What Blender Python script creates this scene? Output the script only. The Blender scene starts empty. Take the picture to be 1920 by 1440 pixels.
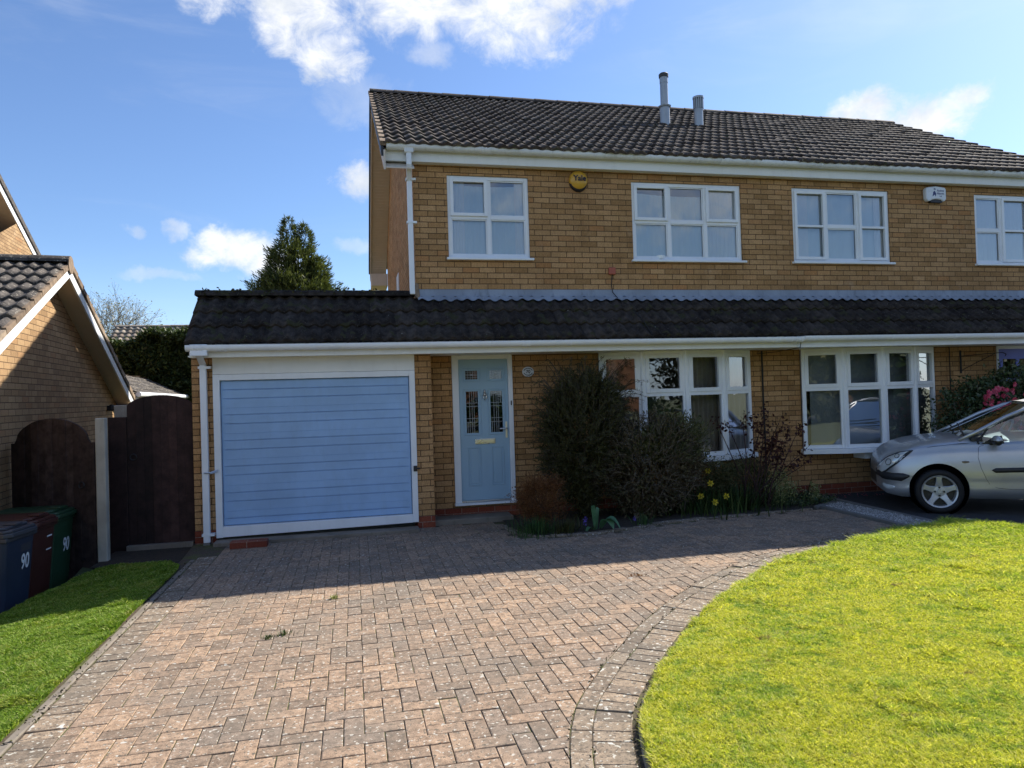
import bpy, math, random
import numpy as np
from mathutils import Vector, Matrix
R = math.radians
random.seed(7); rng = np.random.default_rng(7)
SC = bpy.context.scene
COL = SC.collection

# ------------------------------------------------------------------ camera
def camera():
    yaw, pitch, roll = R(12.4934), R(0.80236), R(-1.75678)
    fw = Vector((math.sin(yaw)*math.cos(pitch), math.cos(yaw)*math.cos(pitch), math.sin(pitch)))
    r = Vector((math.cos(yaw), -math.sin(yaw), 0)); u = r.cross(fw)
    c, s = math.cos(roll), math.sin(roll)
    r2 = c*r + s*u; u2 = -s*r + c*u
    cd = bpy.data.cameras.new('camera'); co = bpy.data.objects.new('camera', cd); COL.objects.link(co)
    m = Matrix((r2, u2, -fw)).transposed().to_4x4(); m.translation = Vector((0, 0, 1.65))
    co.matrix_world = m
    cd.sensor_fit = 'HORIZONTAL'; cd.sensor_width = 36.0; cd.lens = 36.0*1331.0/1920.0
    cd.clip_start = 0.05; cd.clip_end = 2000
    SC.camera = co
camera()

# ------------------------------------------------------------------ sun, sky, exposure
SUN = Vector((1.03, 0.545, 1.0)).normalized()
ELEV = math.asin(SUN.z); AZ = math.atan2(SUN.x, SUN.y)
sd = bpy.data.lights.new('sun', 'SUN'); sd.energy = 4.2; sd.angle = R(0.53); sd.color = (1.0, 0.93, 0.82)
so = bpy.data.objects.new('sun', sd); COL.objects.link(so)
so.rotation_euler = SUN.to_track_quat('Z', 'Y').to_euler(); so.location = (20, 10, 30)
SC.view_settings.view_transform = 'Standard'; SC.view_settings.look = 'None'
SC.view_settings.exposure = 1.15; SC.view_settings.gamma = 1.0; SC.view_settings.use_curve_mapping = False
SC.cycles.use_denoising = True
SC.cycles.max_bounces = 6; SC.cycles.diffuse_bounces = 3; SC.cycles.glossy_bounces = 3
SC.cycles.transparent_max_bounces = 10; SC.cycles.transmission_bounces = 4
SC.cycles.caustics_reflective = False; SC.cycles.caustics_refractive = False
SC.cycles.sample_clamp_indirect = 6.0

# ------------------------------------------------------------------ node helper
class NT:
    def __init__(s, tree): s.t = tree; s.n = tree.nodes; s.l = tree.links
    def val(s, x, inp):
        if isinstance(x, bpy.types.NodeSocket): s.l.new(x, inp)
        elif x is not None:
            try: inp.default_value = x
            except Exception: inp.default_value = (*x, 1.0) if len(x) == 3 else x
    def node(s, typ, ins=None, out=0, **props):
        nd = s.n.new(typ)
        for k, v in props.items(): setattr(nd, k, v)
        for k, v in (ins or {}).items(): s.val(v, nd.inputs[k])
        return nd.outputs[out] if out is not None else nd
    def math(s, op, a, b=None, c=None, clamp=False):
        nd = s.n.new('ShaderNodeMath'); nd.operation = op; nd.use_clamp = clamp
        for i, v in enumerate((a, b, c)):
            if v is not None: s.val(v, nd.inputs[i])
        return nd.outputs[0]
    def vmath(s, op, a, b=None, out=0):
        nd = s.n.new('ShaderNodeVectorMath'); nd.operation = op
        s.val(a, nd.inputs[0])
        if b is not None: s.val(b, nd.inputs[1])
        return nd.outputs[out]
    def mix(s, f, a, b, blend='MIX'):
        nd = s.n.new('ShaderNodeMix'); nd.data_type = 'RGBA'; nd.blend_type = blend
        s.val(f, nd.inputs[0]); s.val(a, nd.inputs[6]); s.val(b, nd.inputs[7]); return nd.outputs[2]
    def ramp(s, f, stops):
        nd = s.n.new('ShaderNodeValToRGB'); e = nd.color_ramp.elements
        while len(e) < len(stops): e.new(0.5)
        for el, (p, c) in zip(e, stops):
            el.position = p; el.color = (*c, 1) if not isinstance(c, (int, float)) else (c, c, c, 1)
        s.val(f, nd.inputs[0]); return nd.outputs[0]
    def mr(s, v, a, b, c=0.0, d=1.0, smooth=True):
        nd = s.n.new('ShaderNodeMapRange'); nd.interpolation_type = 'SMOOTHSTEP' if smooth else 'LINEAR'
        for k, x in zip(('Value', 'From Min', 'From Max', 'To Min', 'To Max'), (v, a, b, c, d)): s.val(x, nd.inputs[k])
        return nd.outputs[0]
    def noise(s, vec, scale, detail=3.0, rough=0.55, out=0, dist=0.0):
        return s.node('ShaderNodeTexNoise', {'Vector': vec, 'Scale': scale, 'Detail': detail, 'Roughness': rough, 'Distortion': dist}, out)

def world():
    w = bpy.data.worlds.new('World'); SC.world = w; w.use_nodes = True
    t = NT(w.node_tree); t.n.clear()
    sky = t.node('ShaderNodeTexSky', out=None)
    sky.sky_type = 'NISHITA'; sky.sun_disc = False; sky.sun_elevation = ELEV; sky.sun_rotation = AZ
    sky.altitude = 100; sky.air_density = 1.0; sky.dust_density = 0.5; sky.ozone_density = 3.0
    tc = t.node('ShaderNodeTexCoord', out=None); d = t.vmath('NORMALIZE', tc.outputs['Generated'])
    sp = t.node('ShaderNodeSeparateXYZ', {0: d}, out=None); x, y, z = sp.outputs
    az = t.math('DEGREES', t.math('ARCTAN2', x, y)); el = t.math('DEGREES', t.math('ARCSINE', z))
    # cumulus: soft ellipses in azimuth / elevation, broken up by noise on the direction
    wn = t.node('ShaderNodeTexNoise', {'Vector': d, 'Scale': 7.0, 'Detail': 9.0, 'Roughness': .62}, out=None)
    sx = t.node('ShaderNodeSeparateXYZ', {0: wn.outputs[1]}, out=None).outputs
    az = t.math('ADD', az, t.math('MULTIPLY', t.math('SUBTRACT', sx[0], .5), 7.0)); elw = t.math('ADD', el, t.math('MULTIPLY', t.math('SUBTRACT', sx[1], .5), 5.0))
    nf = t.noise(t.vmath('MULTIPLY', d, (1, 1, 1.3)), 22.0, 8.0, 0.68, dist=0.4)
    nn = t.math('MULTIPLY', t.math('SUBTRACT', nf, 0.5), 2.6)
    blobs = [(-8.5, 30.0, 6.5, 3.2, 1), (-3.4, 27.8, 5.0, 3.0, 1), (-1.0, 25.2, 3.2, 2.0, 1), (5.5, 30.0, 7, 3.4, 1), (14.0, 29.0, 8.0, 3.8, 1),
             (20.5, 30.2, 3.5, 2.4, .9), (6.5, 26.0, 2.0, 1.2, .4),
             (-9.0, 11.6, 3.4, 1.5, .95), (-6.2, 10.4, 2.6, 1.6, .9), (-12.6, 12.6, 1.2, .8, .5), (-15.6, 12.2, .9, .6, .35), (-13.5, 9.6, 3.2, .5, .3),
             (0.0, 16.6, 1.9, 1.6, .9), (0.4, 11.8, 1.5, .7, .3), (1.2, 23.0, 3.5, 2.0, .25),
             (40.2, 19.6, 3.4, 1.3, 1), (43.4, 18.2, 4.2, 1.9, 1), (45.8, 18.8, 2.0, 1.1, .9),
             (75, 22, 14, 8, 1), (-60, 25, 18, 7, 1), (-110, 30, 20, 9, 1), (150, 22, 26, 10, 1), (-160, 24, 24, 12, 1)]
    dens = None
    for a0, e0, ra, re, amp in blobs:
        da = t.math('DIVIDE', t.math('SUBTRACT', az, a0 if a0 <= 180 else a0-360), ra); de = t.math('DIVIDE', t.math('SUBTRACT', elw, e0), re)
        r2 = t.math('ADD', t.math('MULTIPLY', da, da), t.math('MULTIPLY', de, de))
        q = t.math('ADD', t.math('SUBTRACT', 1.0, r2), nn)
        q = t.math('MULTIPLY', t.mr(q, -.25, 1.25), amp); q = t.math('MULTIPLY', q, t.mr(r2, 2.6, .9))
        dens = q if dens is None else t.math('MAXIMUM', dens, q)
    wisp = t.math('MULTIPLY', t.mr(t.noise(t.vmath('MULTIPLY', d, (1.0, 1.0, 5.0)), 3.0, 7.0, .6, dist=.8), .5, .85), .16)
    hz = t.math('MULTIPLY', t.mr(el, 12.0, 0.0), .3)
    dens = t.math('MAXIMUM', dens, wisp)
    shade = t.noise(d, 12.0, 5.0, .6)
    ccol = t.mix(t.mr(shade, .35, .65), (4.6, 4.9, 5.3, 1), (6.5, 6.55, 6.6, 1))
    skyc = t.mix(1.0, sky.outputs[0], (0.82, 0.915, 1.07, 1), 'MULTIPLY')
    skyc = t.mix(hz, skyc, (5.2, 7.2, 10.0, 1))
    colr = t.mix(dens, skyc, ccol)
    bg = t.node('ShaderNodeBackground', {'Color': colr, 'Strength': 0.078}, out=None)
    out = t.node('ShaderNodeOutputWorld', out=None); t.l.new(bg.outputs[0], out.inputs[0])
world()

# ------------------------------------------------------------------ materials
def mat(name):
    m = bpy.data.materials.new(name); m.use_nodes = True
    t = NT(m.node_tree); t.n.clear()
    b = t.node('ShaderNodeBsdfPrincipled', out=None); o = t.node('ShaderNodeOutputMaterial', out=None)
    t.l.new(b.outputs[0], o.inputs[0])
    return m, t, b, o
def bump(t, b, h, strength=0.3, dist=0.01):
    n = t.node('ShaderNodeBump', {'Height': h, 'Strength': strength, 'Distance': dist}); t.l.new(n, b.inputs['Normal'])
def objco(t): return t.node('ShaderNodeTexCoord', out=3)
def geopos(t): return t.node('ShaderNodeNewGeometry', out=0)
def island(t): return t.node('ShaderNodeNewGeometry', out=8)

def m_paint(name, col, rough=.4, var=.12, dirt=.0, dirtcol=(.12, .10, .07), spec=.5, metal=0.0, coat=0.0, bs=.05):
    m, t, b, o = mat(name); p = objco(t)
    n = t.noise(p, 2.3, 5, .6); n2 = t.noise(p, 60, 3, .6)
    c = t.mix(t.mr(n, .3, .7), tuple(x*(1-var) for x in col), tuple(min(1, x*(1+var*.5)) for x in col))
    if dirt:
        dn = t.noise(t.vmath('MULTIPLY', p, (3, 3, .8)), 3.5, 8, .7)
        c = t.mix(t.math('MULTIPLY', t.mr(dn, .48, .8), dirt), c, dirtcol)
    t.val(c, b.inputs['Base Color']); t.val(t.mr(n, .2, .8, rough*.85, min(1, rough*1.2)), b.inputs['Roughness'])
    b.inputs['Metallic'].default_value = metal; b.inputs['Specular IOR Level'].default_value = spec
    if coat: b.inputs['Coat Weight'].default_value = coat; b.inputs['Coat Roughness'].default_value = .05
    if bs: bump(t, b, n2, bs, .003)
    return m

def m_brick(name, c1, c2, mort, dark=None, stain=.5):
    m, t, b, o = mat(name)
    uv = t.node('ShaderNodeTexCoord', out=2)
    br = t.node('ShaderNodeTexBrick', {'Vector': uv, 'Color1': (0, 0, 0, 1), 'Color2': (1, 1, 1, 1), 'Mortar': (.5, .5, .5, 1), 'Scale': 1.0,
        'Mortar Size': .0052, 'Mortar Smooth': .25, 'Bias': 0.0, 'Brick Width': .225, 'Row Height': .075}, out=None)
    rnd = br.outputs[0]; fac = br.outputs[1]
    cold = t.ramp(rnd, [(0.0, tuple(x*.84 for x in c1)), (.25, c1), (.6, c2), (.85, tuple(x*1.08 for x in c2)), (1.0, (c1[0]*1.02, c1[1]*.90, c1[2]*.84))])
    p = objco(t)
    grit = t.noise(p, 90, 4, .7); drag = t.noise(t.vmath('MULTIPLY', p, (1.0, 1.0, .12)), 120, 3, .7); big = t.noise(p, .9, 4, .6)
    c = t.mix(.55, cold, t.mix(t.mr(grit, .25, .75), (.45, .42, .38, 1), (1.4, 1.36, 1.3, 1)), 'MULTIPLY')
    c = t.mix(.45, c, t.mix(t.mr(drag, .3, .7), (.7, .68, .65, 1), (1.2, 1.2, 1.2, 1)), 'MULTIPLY')
    c = t.mix(stain, c, t.mix(t.mr(big, .3, .7), (.72, .70, .68, 1), (1.15, 1.15, 1.15, 1)), 'MULTIPLY')
    st_ = t.noise(t.vmath('MULTIPLY', p, (1.0, 1.0, .22)), 3.2, 6, .7)
    c = t.mix(t.math('MULTIPLY', t.mr(st_, .50, .72), .45), c, t.mix(1.0, c, (.58, .55, .52, 1), 'MULTIPLY'))
    ef = t.noise(p, 2.1, 5, .7); c = t.mix(t.math('MULTIPLY', t.mr(ef, .60, .75), .22), c, (.55, .48, .40, 1))
    mn = t.noise(p, 40, 4, .6)
    mc = t.mix(t.mr(mn, .3, .7), tuple(x*.7 for x in mort), tuple(x*1.3 for x in mort))
    c = t.mix(fac, c, mc)
    t.val(c, b.inputs['Base Color']); b.inputs['Roughness'].default_value = .9; b.inputs['Specular IOR Level'].default_value = .25
    h = t.math('ADD', t.math('MULTIPLY', fac, -1.0), t.math('MULTIPLY', t.math('ADD', grit, drag), .22))
    bump(t, b, h, .75, .008)
    return m

def m_isl(name, stops, rough=.8, noise_amp=.4, nscale=12.0, trans=0.0, spec=.3, bstr=.3, speck=None, bigmix=None, bigcol=None, grit=0):
    """colour picked per loose piece, with a noise on top; speck = (colour, threshold, scale)"""
    m, t, b, o = mat(name); p = objco(t); r = island(t)
    c = t.ramp(r, stops)
    n = t.noise(p, nscale, 5, .65)
    k = noise_amp
    c = t.mix(1.0, c, t.mix(t.mr(n, .25, .75), (1-k, 1-k, 1-k, 1), (1+k*.6, 1+k*.6, 1+k*.6, 1)), 'MULTIPLY')
    if grit:
        gn = t.noise(p, 170, 3, .8); c = t.mix(grit, c, t.mix(t.mr(gn, .3, .7), (.45, .43, .40, 1), (1.5, 1.5, 1.48, 1)), 'MULTIPLY')
    if bigmix:
        bn = t.noise(p, bigmix, 4, .6); c = t.mix(t.mr(bn, .42, .62), c, t.mix(.5, c, bigcol))
    if speck:
        for (sc, th, scl) in speck:
            sn = t.noise(p, scl, 2, .5); c = t.mix(t.mr(sn, th, th+.04), c, sc)
    t.val(c, b.inputs['Base Color']); b.inputs['Roughness'].default_value = rough; b.inputs['Specular IOR Level'].default_value = spec
    if bstr: bump(t, b, t.noise(p, nscale*6, 4, .7), bstr, .004)
    if trans:
        tr = t.node('ShaderNodeBsdfTranslucent', {'Color': t.mix(1.0, c, (1.15, 1.2, .7, 1), 'MULTIPLY')}, out=None)
        mx = t.node('ShaderNodeMixShader', {0: trans}, out=None)
        t.l.new(b.outputs[0], mx.inputs[1]); t.l.new(tr.outputs[0], mx.inputs[2]); t.l.new(mx.outputs[0], o.inputs[0])
    return m

def m_glass(name, tint=(.94, .96, .97), refl=3.0, base=.08):
    m, t, b, o = mat(name); p = objco(t)
    fr = t.node('ShaderNodeFresnel', {'IOR': 1.5})
    f = t.math('ADD', t.math('MULTIPLY', fr, refl), base, clamp=True)
    wob = t.noise(p, 2.2, 2, .4)
    bn = t.node('ShaderNodeBump', {'Height': wob, 'Strength': .12, 'Distance': .02})
    tr = t.node('ShaderNodeBsdfTransparent', {'Color': (*tint, 1)}, out=None)
    gl = t.node('ShaderNodeBsdfGlossy', {'Color': (.95, .97, 1, 1), 'Roughness': .008, 'Normal': bn}, out=None)
    mx = t.node('ShaderNodeMixShader', {0: f}, out=None)
    t.l.new(tr.outputs[0], mx.inputs[1]); t.l.new(gl.outputs[0], mx.inputs[2]); t.l.new(mx.outputs[0], o.inputs[0])
    return m

M = {}
M['brick'] = m_brick('buff_brick', (.43, .248, .108), (.50, .302, .144), (.10, .060, .032))
M['brick_n'] = m_brick('buff_brick_neighbour', (.36, .235, .125), (.42, .285, .155), (.13, .08, .045))
M['redbrick'] = m_brick('red_brick', (.20, .050, .030), (.27, .075, .042), (.26, .17, .13))
M['pvc'] = m_paint('white_upvc', (.82, .85, .88), .32, .05, .12, (.35, .34, .30))
M['fascia'] = m_paint('white_fascia', (.80, .81, .79), .45, .05, .15, (.34, .33, .26))
M['gutterw'] = m_paint('weathered_gutter', (.76, .78, .78), .4, .1, .45, (.22, .22, .17))
M['soffit'] = m_paint('cream_soffit', (.66, .57, .46), .6, .06, .1)
M['doorblue'] = m_paint('pale_blue_door_paint', (.32, .48, .61), .42, .04, .04)
M['garageblue'] = m_paint('garage_door_blue_paint', (.31, .49, .75), .5, .10, .18, (.20, .26, .33))
M['purple'] = m_paint('violet_blue_door_paint', (.16, .19, .62), .4, .05)
M['steel'] = m_paint('brushed_steel', (.72, .70, .66), .28, .05, metal=.9, bs=0)
M['galv'] = m_paint('galvanised_flue', (.36, .39, .42), .42, .15, .45, (.25, .26, .27), metal=.35)
M['galvdark'] = m_paint('dark_flue_cap', (.05, .05, .05), .6, .2)
M['black'] = m_paint('black_plastic', (.016, .017, .02), .5, .1, bs=0)
M['cable'] = m_paint('black_cable', (.012, .012, .012), .7, .1, bs=0)
M['concrete'] = m_paint('weathered_concrete', (.42, .40, .34), .9, .2, .45, (.12, .11, .08), bs=.4)
M['slab'] = m_paint('dark_concrete_slab', (.17, .165, .155), .9, .2, .6, (.06, .055, .045), bs=.4)
M['slabwarm'] = m_paint('warm_grey_concrete', (.21, .18, .145), .9, .3, .8, (.09, .08, .055), bs=.4)
M['kerbwhite'] = m_paint('white_painted_kerb', (.66, .65, .60), .8, .1, .3, bs=.3)
M['lead'] = m_paint('lead_flashing', (.27, .31, .37), .55, .22, .7, (.09, .10, .115), bs=.4)
M['wooddark'] = m_isl('dark_stained_timber', [(0, (.020, .011, .010)), (.5, (.036, .018, .016)), (1, (.060, .030, .026))], .75, .5, 9)
M['woodgrey'] = m_isl('weathered_dark_timber', [(0, (.028, .019, .018)), (.5, (.046, .032, .030)), (1, (.078, .058, .056))], .8, .6, 9)
M['plaster'] = m_paint('interior_plaster', (.42, .40, .37), .9, .05, bs=0)
M['carpet'] = m_paint('interior_carpet', (.16, .14, .12), .95, .1, bs=0)
M['net'] = m_paint('white_net_curtain', (.74, .87, .90), .9, .05, bs=0)
M['netwhite'] = m_paint('bright_curtain_cloth', (.92, .94, .92), .9, .05, bs=0)
M['blindgrey'] = m_paint('grey_blind_cloth', (.30, .345, .37), .9, .05, bs=0)
M['curtain'] = m_paint('beige_curtain_cloth', (.42, .38, .32), .9, .1, bs=0)
M['glass'] = m_glass('window_glass')
M['carglass'] = m_glass('car_glass', (.62, .72, .74), 1.6, .03)
M['leadglass'] = m_glass('leaded_door_glass', (.35, .36, .35), 1.8, .05)
M['tile_main'] = m_isl('brown_concrete_tiles', [(0, (.052, .039, .033)), (.3, (.080, .062, .051)), (.65, (.102, .080, .066)), (.88, (.076, .066, .060)), (1, (.14, .112, .088))], .85, .5, 14,
    speck=[((.26, .25, .22), .66, 38), ((.05, .055, .03), .66, 9)], bstr=.6)
M['tile_low'] = m_isl('dark_weathered_tiles', [(0, (.034, .028, .025)), (.5, (.048, .040, .035)), (1, (.068, .056, .048))], .9, .6, 9, spec=.08,
    speck=[((.42, .42, .38), .74, 30), ((.048, .046, .026), .6, 6), ((.10, .095, .085), .66, 60)], bstr=.6, grit=.5)
M['tile_n'] = m_isl('neighbour_grey_tiles', [(0, (.055, .05, .046)), (.5, (.085, .075, .068)), (1, (.12, .105, .09))], .85, .5, 14, speck=[((.30, .27, .22), .62, 38)], bstr=.6)
M['tile_far'] = m_isl('pale_far_tiles', [(0, (.22, .17, .13)), (.5, (.32, .26, .20)), (1, (.42, .36, .28))], .9, .4, 6, bstr=0)
M['verge'] = m_isl('verge_mortar_tiles', [(0, (.17, .125, .085)), (.5, (.25, .185, .13)), (1, (.33, .26, .19))], .9, .4, 14)
M['moss'] = m_isl('moss_clumps', [(0, (.03, .035, .012)), (.5, (.055, .055, .02)), (1, (.09, .085, .035))], .95, .4, 40)
M['paver'] = m_isl('block_pavers', [(0, (.20, .150, .112)), (.2, (.275, .198, .142)), (.5, (.33, .232, .162)), (.75, (.37, .258, .176)), (.9, (.285, .210, .156)), (1, (.235, .182, .142))], .92, .45, 22,
    speck=[((.13, .11, .085), .60, 50), ((.46, .43, .37), .63, 40), ((.48, .46, .41), .70, 17)], bstr=.5, bigmix=1.3, bigcol=(.165, .145, .12, 1), grit=.6)
M['paveredge'] = m_isl('lichened_edge_pavers', [(0, (.165, .130, .099)), (.4, (.225, .175, .130)), (.75, (.28, .215, .155)), (1, (.33, .252, .180))], .92, .45, 22,
    speck=[((.12, .10, .08), .58, 50), ((.44, .42, .36), .62, 36), ((.52, .50, .45), .66, 20)], bstr=.5, bigmix=1.3, bigcol=(.17, .15, .12, 1), grit=.6)

def m_joint():
    m, t, b, o = mat('joint_sand_and_moss'); p = objco(t)
    n = t.noise(p, 3.0, 5, .6); n2 = t.noise(p, 60, 3, .6)
    c = t.mix(t.mr(n, .45, .62), (.10, .075, .052, 1), (.10, .115, .03, 1))
    c = t.mix(t.mr(n2, .3, .7), c, t.mix(1, c, (.5, .5, .5, 1), 'MULTIPLY'))
    t.val(c, b.inputs['Base Color']); b.inputs['Roughness'].default_value = 1.0; bump(t, b, n2, .6, .006)
    return m
M['joint'] = m_joint()
def m_soil(name, c1, c2, sc=25):
    m, t, b, o = mat(name); p = objco(t); n = t.noise(p, sc, 6, .7); n2 = t.noise(p, 1.3, 3, .6)
    c = t.mix(t.mr(n, .3, .7), c1, c2); c = t.mix(.5, c, t.mix(n2, (.6, .6, .6, 1), (1.3, 1.3, 1.3, 1)), 'MULTIPLY')
    t.val(c, b.inputs['Base Color']); b.inputs['Roughness'].default_value = .97; bump(t, b, n, .8, .02); return m
M['soil'] = m_soil('bed_soil', (.018, .014, .010, 1), (.05, .038, .026, 1))
M['ground'] = m_soil('rough_ground', (.06, .075, .03, 1), (.10, .11, .05, 1), 3)
M['tarmac'] = m_soil('dark_driveway_tarmac', (.032, .035, .042, 1), (.055, .058, .066, 1), 120)
M['paving_n'] = m_soil('neighbour_concrete', (.10, .095, .085, 1), (.17, .16, .145, 1), 30)
M['road'] = m_soil('road_asphalt', (.04, .04, .042, 1), (.065, .065, .066, 1), 60)
M['lawnsoil'] = m_soil('mossy_turf_base', (.10, .11, .018, 1), (.24, .24, .04, 1), 22)
M['lawnsoil_g'] = m_soil('green_turf_base', (.035, .05, .012, 1), (.08, .11, .022, 1), 22)

def m_grass(name, moss):
    m, t, b, o = mat(name); p = objco(t); r = island(t)
    if moss:
        g = t.ramp(r, [(0, (.14, .24, .02)), (.3, (.28, .40, .05)), (.65, (.46, .55, .09)), (.88, (.58, .60, .17)), (1, (.62, .60, .30))])
        y = t.ramp(r, [(0, (.26, .31, .02)), (.3, (.50, .53, .06)), (.65, (.70, .68, .11)), (.88, (.78, .72, .20)), (1, (.74, .68, .34))])
    else:
        g = t.ramp(r, [(0, (.07, .13, .014)), (.35, (.14, .25, .022)), (.7, (.24, .36, .04)), (.9, (.34, .42, .08)), (1, (.50, .50, .22))])
        y = t.ramp(r, [(0, (.16, .20, .02)), (.5, (.34, .38, .05)), (1, (.56, .52, .2))])
    n = t.noise(p, 1.6, 5, .65); n2 = t.noise(p, 7.0, 4, .7)
    n3 = t.noise(p, 24.0, 3, .7)
    k = t.math('ADD', t.math('MULTIPLY', n, .38), t.math('ADD', t.math('MULTIPLY', n2, .36), t.math('MULTIPLY', n3, .26)))
    tuft = t.noise(t.vmath('ADD', p, (3, 9, 0)), 5.0, 5, .7)
    c = t.mix(t.mr(k, .41 if moss else .50, .53 if moss else .64), g, y)
    c = t.mix(t.math('MULTIPLY', t.mr(tuft, .56, .66), .75), c, t.mix(1.0, c, (.42, .62, .5, 1), 'MULTIPLY'))
    brown = t.noise(t.vmath('ADD', p, (7, 3, 0)), 6.2, 5, .7)
    c = t.mix(t.mr(brown, .61, .72), c, t.mix(r, (.16, .13, .05, 1), (.42, .34, .16, 1)))
    if moss:
        far = t.node('ShaderNodeSeparateXYZ', {0: p}, out=None).outputs[1]; c = t.mix(t.math('MULTIPLY', t.mr(far, 5.2, 6.4), .7), c, g)
    t.val(c, b.inputs['Base Color']); b.inputs['Roughness'].default_value = .6; b.inputs['Specular IOR Level'].default_value = .25
    tr = t.node('ShaderNodeBsdfTranslucent', {'Color': t.mix(1.0, c, (1.2, 1.25, .6, 1), 'MULTIPLY')}, out=None)
    mx = t.node('ShaderNodeMixShader', {0: .42}, out=None)
    t.l.new(b.outputs[0], mx.inputs[1]); t.l.new(tr.outputs[0], mx.inputs[2]); t.l.new(mx.outputs[0], o.inputs[0])
    return m
M['grass_moss'] = m_grass('mossy_lawn_blades', True)
M['grass_green'] = m_grass('green_lawn_blades', False)
def leafm(name, a, b_, c, tr=.25, rough=.55): return m_isl(name, [(0, a), (.5, b_), (1, c)], rough, .3, 8, trans=tr, spec=.35, bstr=0)
M['lf_dark'] = leafm('dark_shrub_leaves', (.032, .036, .012), (.058, .060, .018), (.11, .105, .035))
M['lf_brown'] = leafm('brown_shrub_leaves', (.055, .038, .022), (.095, .068, .032), (.17, .15, .09))
M['lf_tip'] = leafm('fine_green_shrub_leaves', (.055, .062, .022), (.10, .105, .038), (.20, .20, .10))
M['lf_rust'] = leafm('rust_heather_leaves', (.10, .035, .012), (.18, .07, .022), (.26, .13, .05))
M['lf_green'] = leafm('fresh_green_leaves', (.025, .06, .02), (.05, .11, .03), (.10, .18, .06))
M['lf_var'] = leafm('variegated_leaves', (.10, .14, .04), (.25, .28, .10), (.50, .48, .26))
M['lf_cam'] = leafm('camellia_leaves', (.025, .05, .018), (.05, .085, .03), (.14, .16, .08), .12, .3)
M['lf_rose'] = leafm('dark_red_rose_leaves', (.030, .010, .010), (.055, .016, .014), (.09, .028, .02))
M['lf_con'] = leafm('conifer_leaves', (.035, .050, .014), (.075, .095, .026), (.17, .19, .055))
M['lf_hedge'] = leafm('hedge_leaves', (.018, .034, .012), (.038, .064, .018), (.10, .14, .045))
M['lf_bare'] = leafm('spring_buds', (.22, .20, .12), (.34, .32, .22), (.46, .45, .36))
M['lf_tulip'] = leafm('broad_bluish_leaf', (.09, .20, .10), (.12, .26, .14), (.16, .32, .18), .3, .4)
M['petal_y'] = leafm('daffodil_petals', (.80, .58, .02), (.90, .70, .04), (.95, .78, .10), .3)
M['petal_p'] = leafm('camellia_petals', (.60, .05, .12), (.78, .10, .20), (.88, .24, .32), .3)
M['petal_v'] = leafm('violet_petals', (.10, .06, .40), (.15, .10, .55), (.22, .15, .65), .3)
M['bark'] = m_paint('bark', (.085, .065, .048), .95, .3, bs=.5)
M['barkpale'] = m_paint('pale_bark', (.20, .17, .135), .95, .3, bs=.3)
M['stemred'] = m_paint('dark_rose_stem', (.045, .018, .016), .8, .3, bs=0)
M['bin_blue'] = m_paint('navy_bin_plastic', (.020, .032, .062), .45, .1, .1)
M['bin_lid'] = m_paint('grey_bin_lid_plastic', (.045, .05, .062), .45, .1, .1)
M['bin_brown'] = m_paint('maroon_bin_plastic', (.055, .015, .011), .45, .1, .1)
M['bin_green'] = m_paint('green_bin_plastic', (.016, .055, .026), .45, .1, .1)
M['white_ink'] = m_paint('white_sticker', (.72, .76, .80), .5, .03, bs=0)
M['navy_ink'] = m_paint('navy_ink', (.03, .04, .16), .5, .03, bs=0)
M['black_ink'] = m_paint('black_ink', (.01, .01, .015), .5, .03, bs=0)
M['alarm_y'] = m_paint('yellow_alarm_plastic', (.62, .34, .035), .3, .06, bs=0)
M['alarm_w'] = m_paint('white_alarm_plastic', (.70, .73, .77), .3, .05, bs=0)
M['red_plastic'] = m_paint('faded_red_plastic', (.42, .10, .055), .5, .1, bs=0)
M['gravel'] = m_isl('pale_gravel', [(0, (.16, .15, .14)), (.5, (.36, .34, .31)), (1, (.70, .68, .64))], .9, .3, 40, bstr=.3)
M['tyre'] = m_paint('tyre_rubber', (.010, .010, .011), .75, .1, bs=.1)
M['rim'] = m_paint('silver_alloy', (.50, .51, .52), .36, .05, metal=.55, bs=0)
M['disc'] = m_paint('brake_disc_metal', (.06, .055, .045), .5, .2, metal=.5, bs=0)
M['headlamp'] = m_paint('headlamp_glass', (.62, .66, .68), .08, .35, metal=.2, coat=1, bs=0)
M['amber'] = m_paint('smoked_indicator', (.16, .13, .10), .2, .1, bs=0)
M['void'] = m_paint('dark_arch_liner', (.006, .006, .006), 1.0, .1, spec=0.0, bs=0)
M['seat'] = m_paint('car_seat_fabric', (.05, .055, .065), .9, .1, bs=0)
M['wheelgrey'] = m_paint('grey_steering_wheel', (.36, .38, .40), .5, .05, bs=0)
def m_car():
    m, t, b, o = mat('silver_car_paint'); p = objco(t)
    fl = t.noise(p, 900, 1, .5); gr = t.noise(p, 2.0, 4, .6)
    c = t.mix(t.mr(fl, .3, .7), (.36, .375, .40, 1), (.50, .52, .55, 1))
    c = t.mix(t.math('MULTIPLY', t.mr(gr, .5, .8), .25), c, (.25, .24, .22, 1))
    t.val(c, b.inputs['Base Color']); b.inputs['Metallic'].default_value = .65; b.inputs['Roughness'].default_value = .38
    b.inputs['Coat Weight'].default_value = .6; b.inputs['Coat Roughness'].default_value = .08
    return m
M['car'] = m_car()
M['brick_opp'] = m_brick('orange_brick_opposite', (.20, .095, .05), (.25, .12, .065), (.12, .10, .08))
M['bluecar'] = m_paint('dark_blue_car_paint', (.02, .04, .14), .25, .05, metal=.3, coat=1, bs=0)
M['vanwhite'] = m_paint('van_paint', (.55, .60, .66), .3, .05, coat=.5, bs=0)

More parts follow.
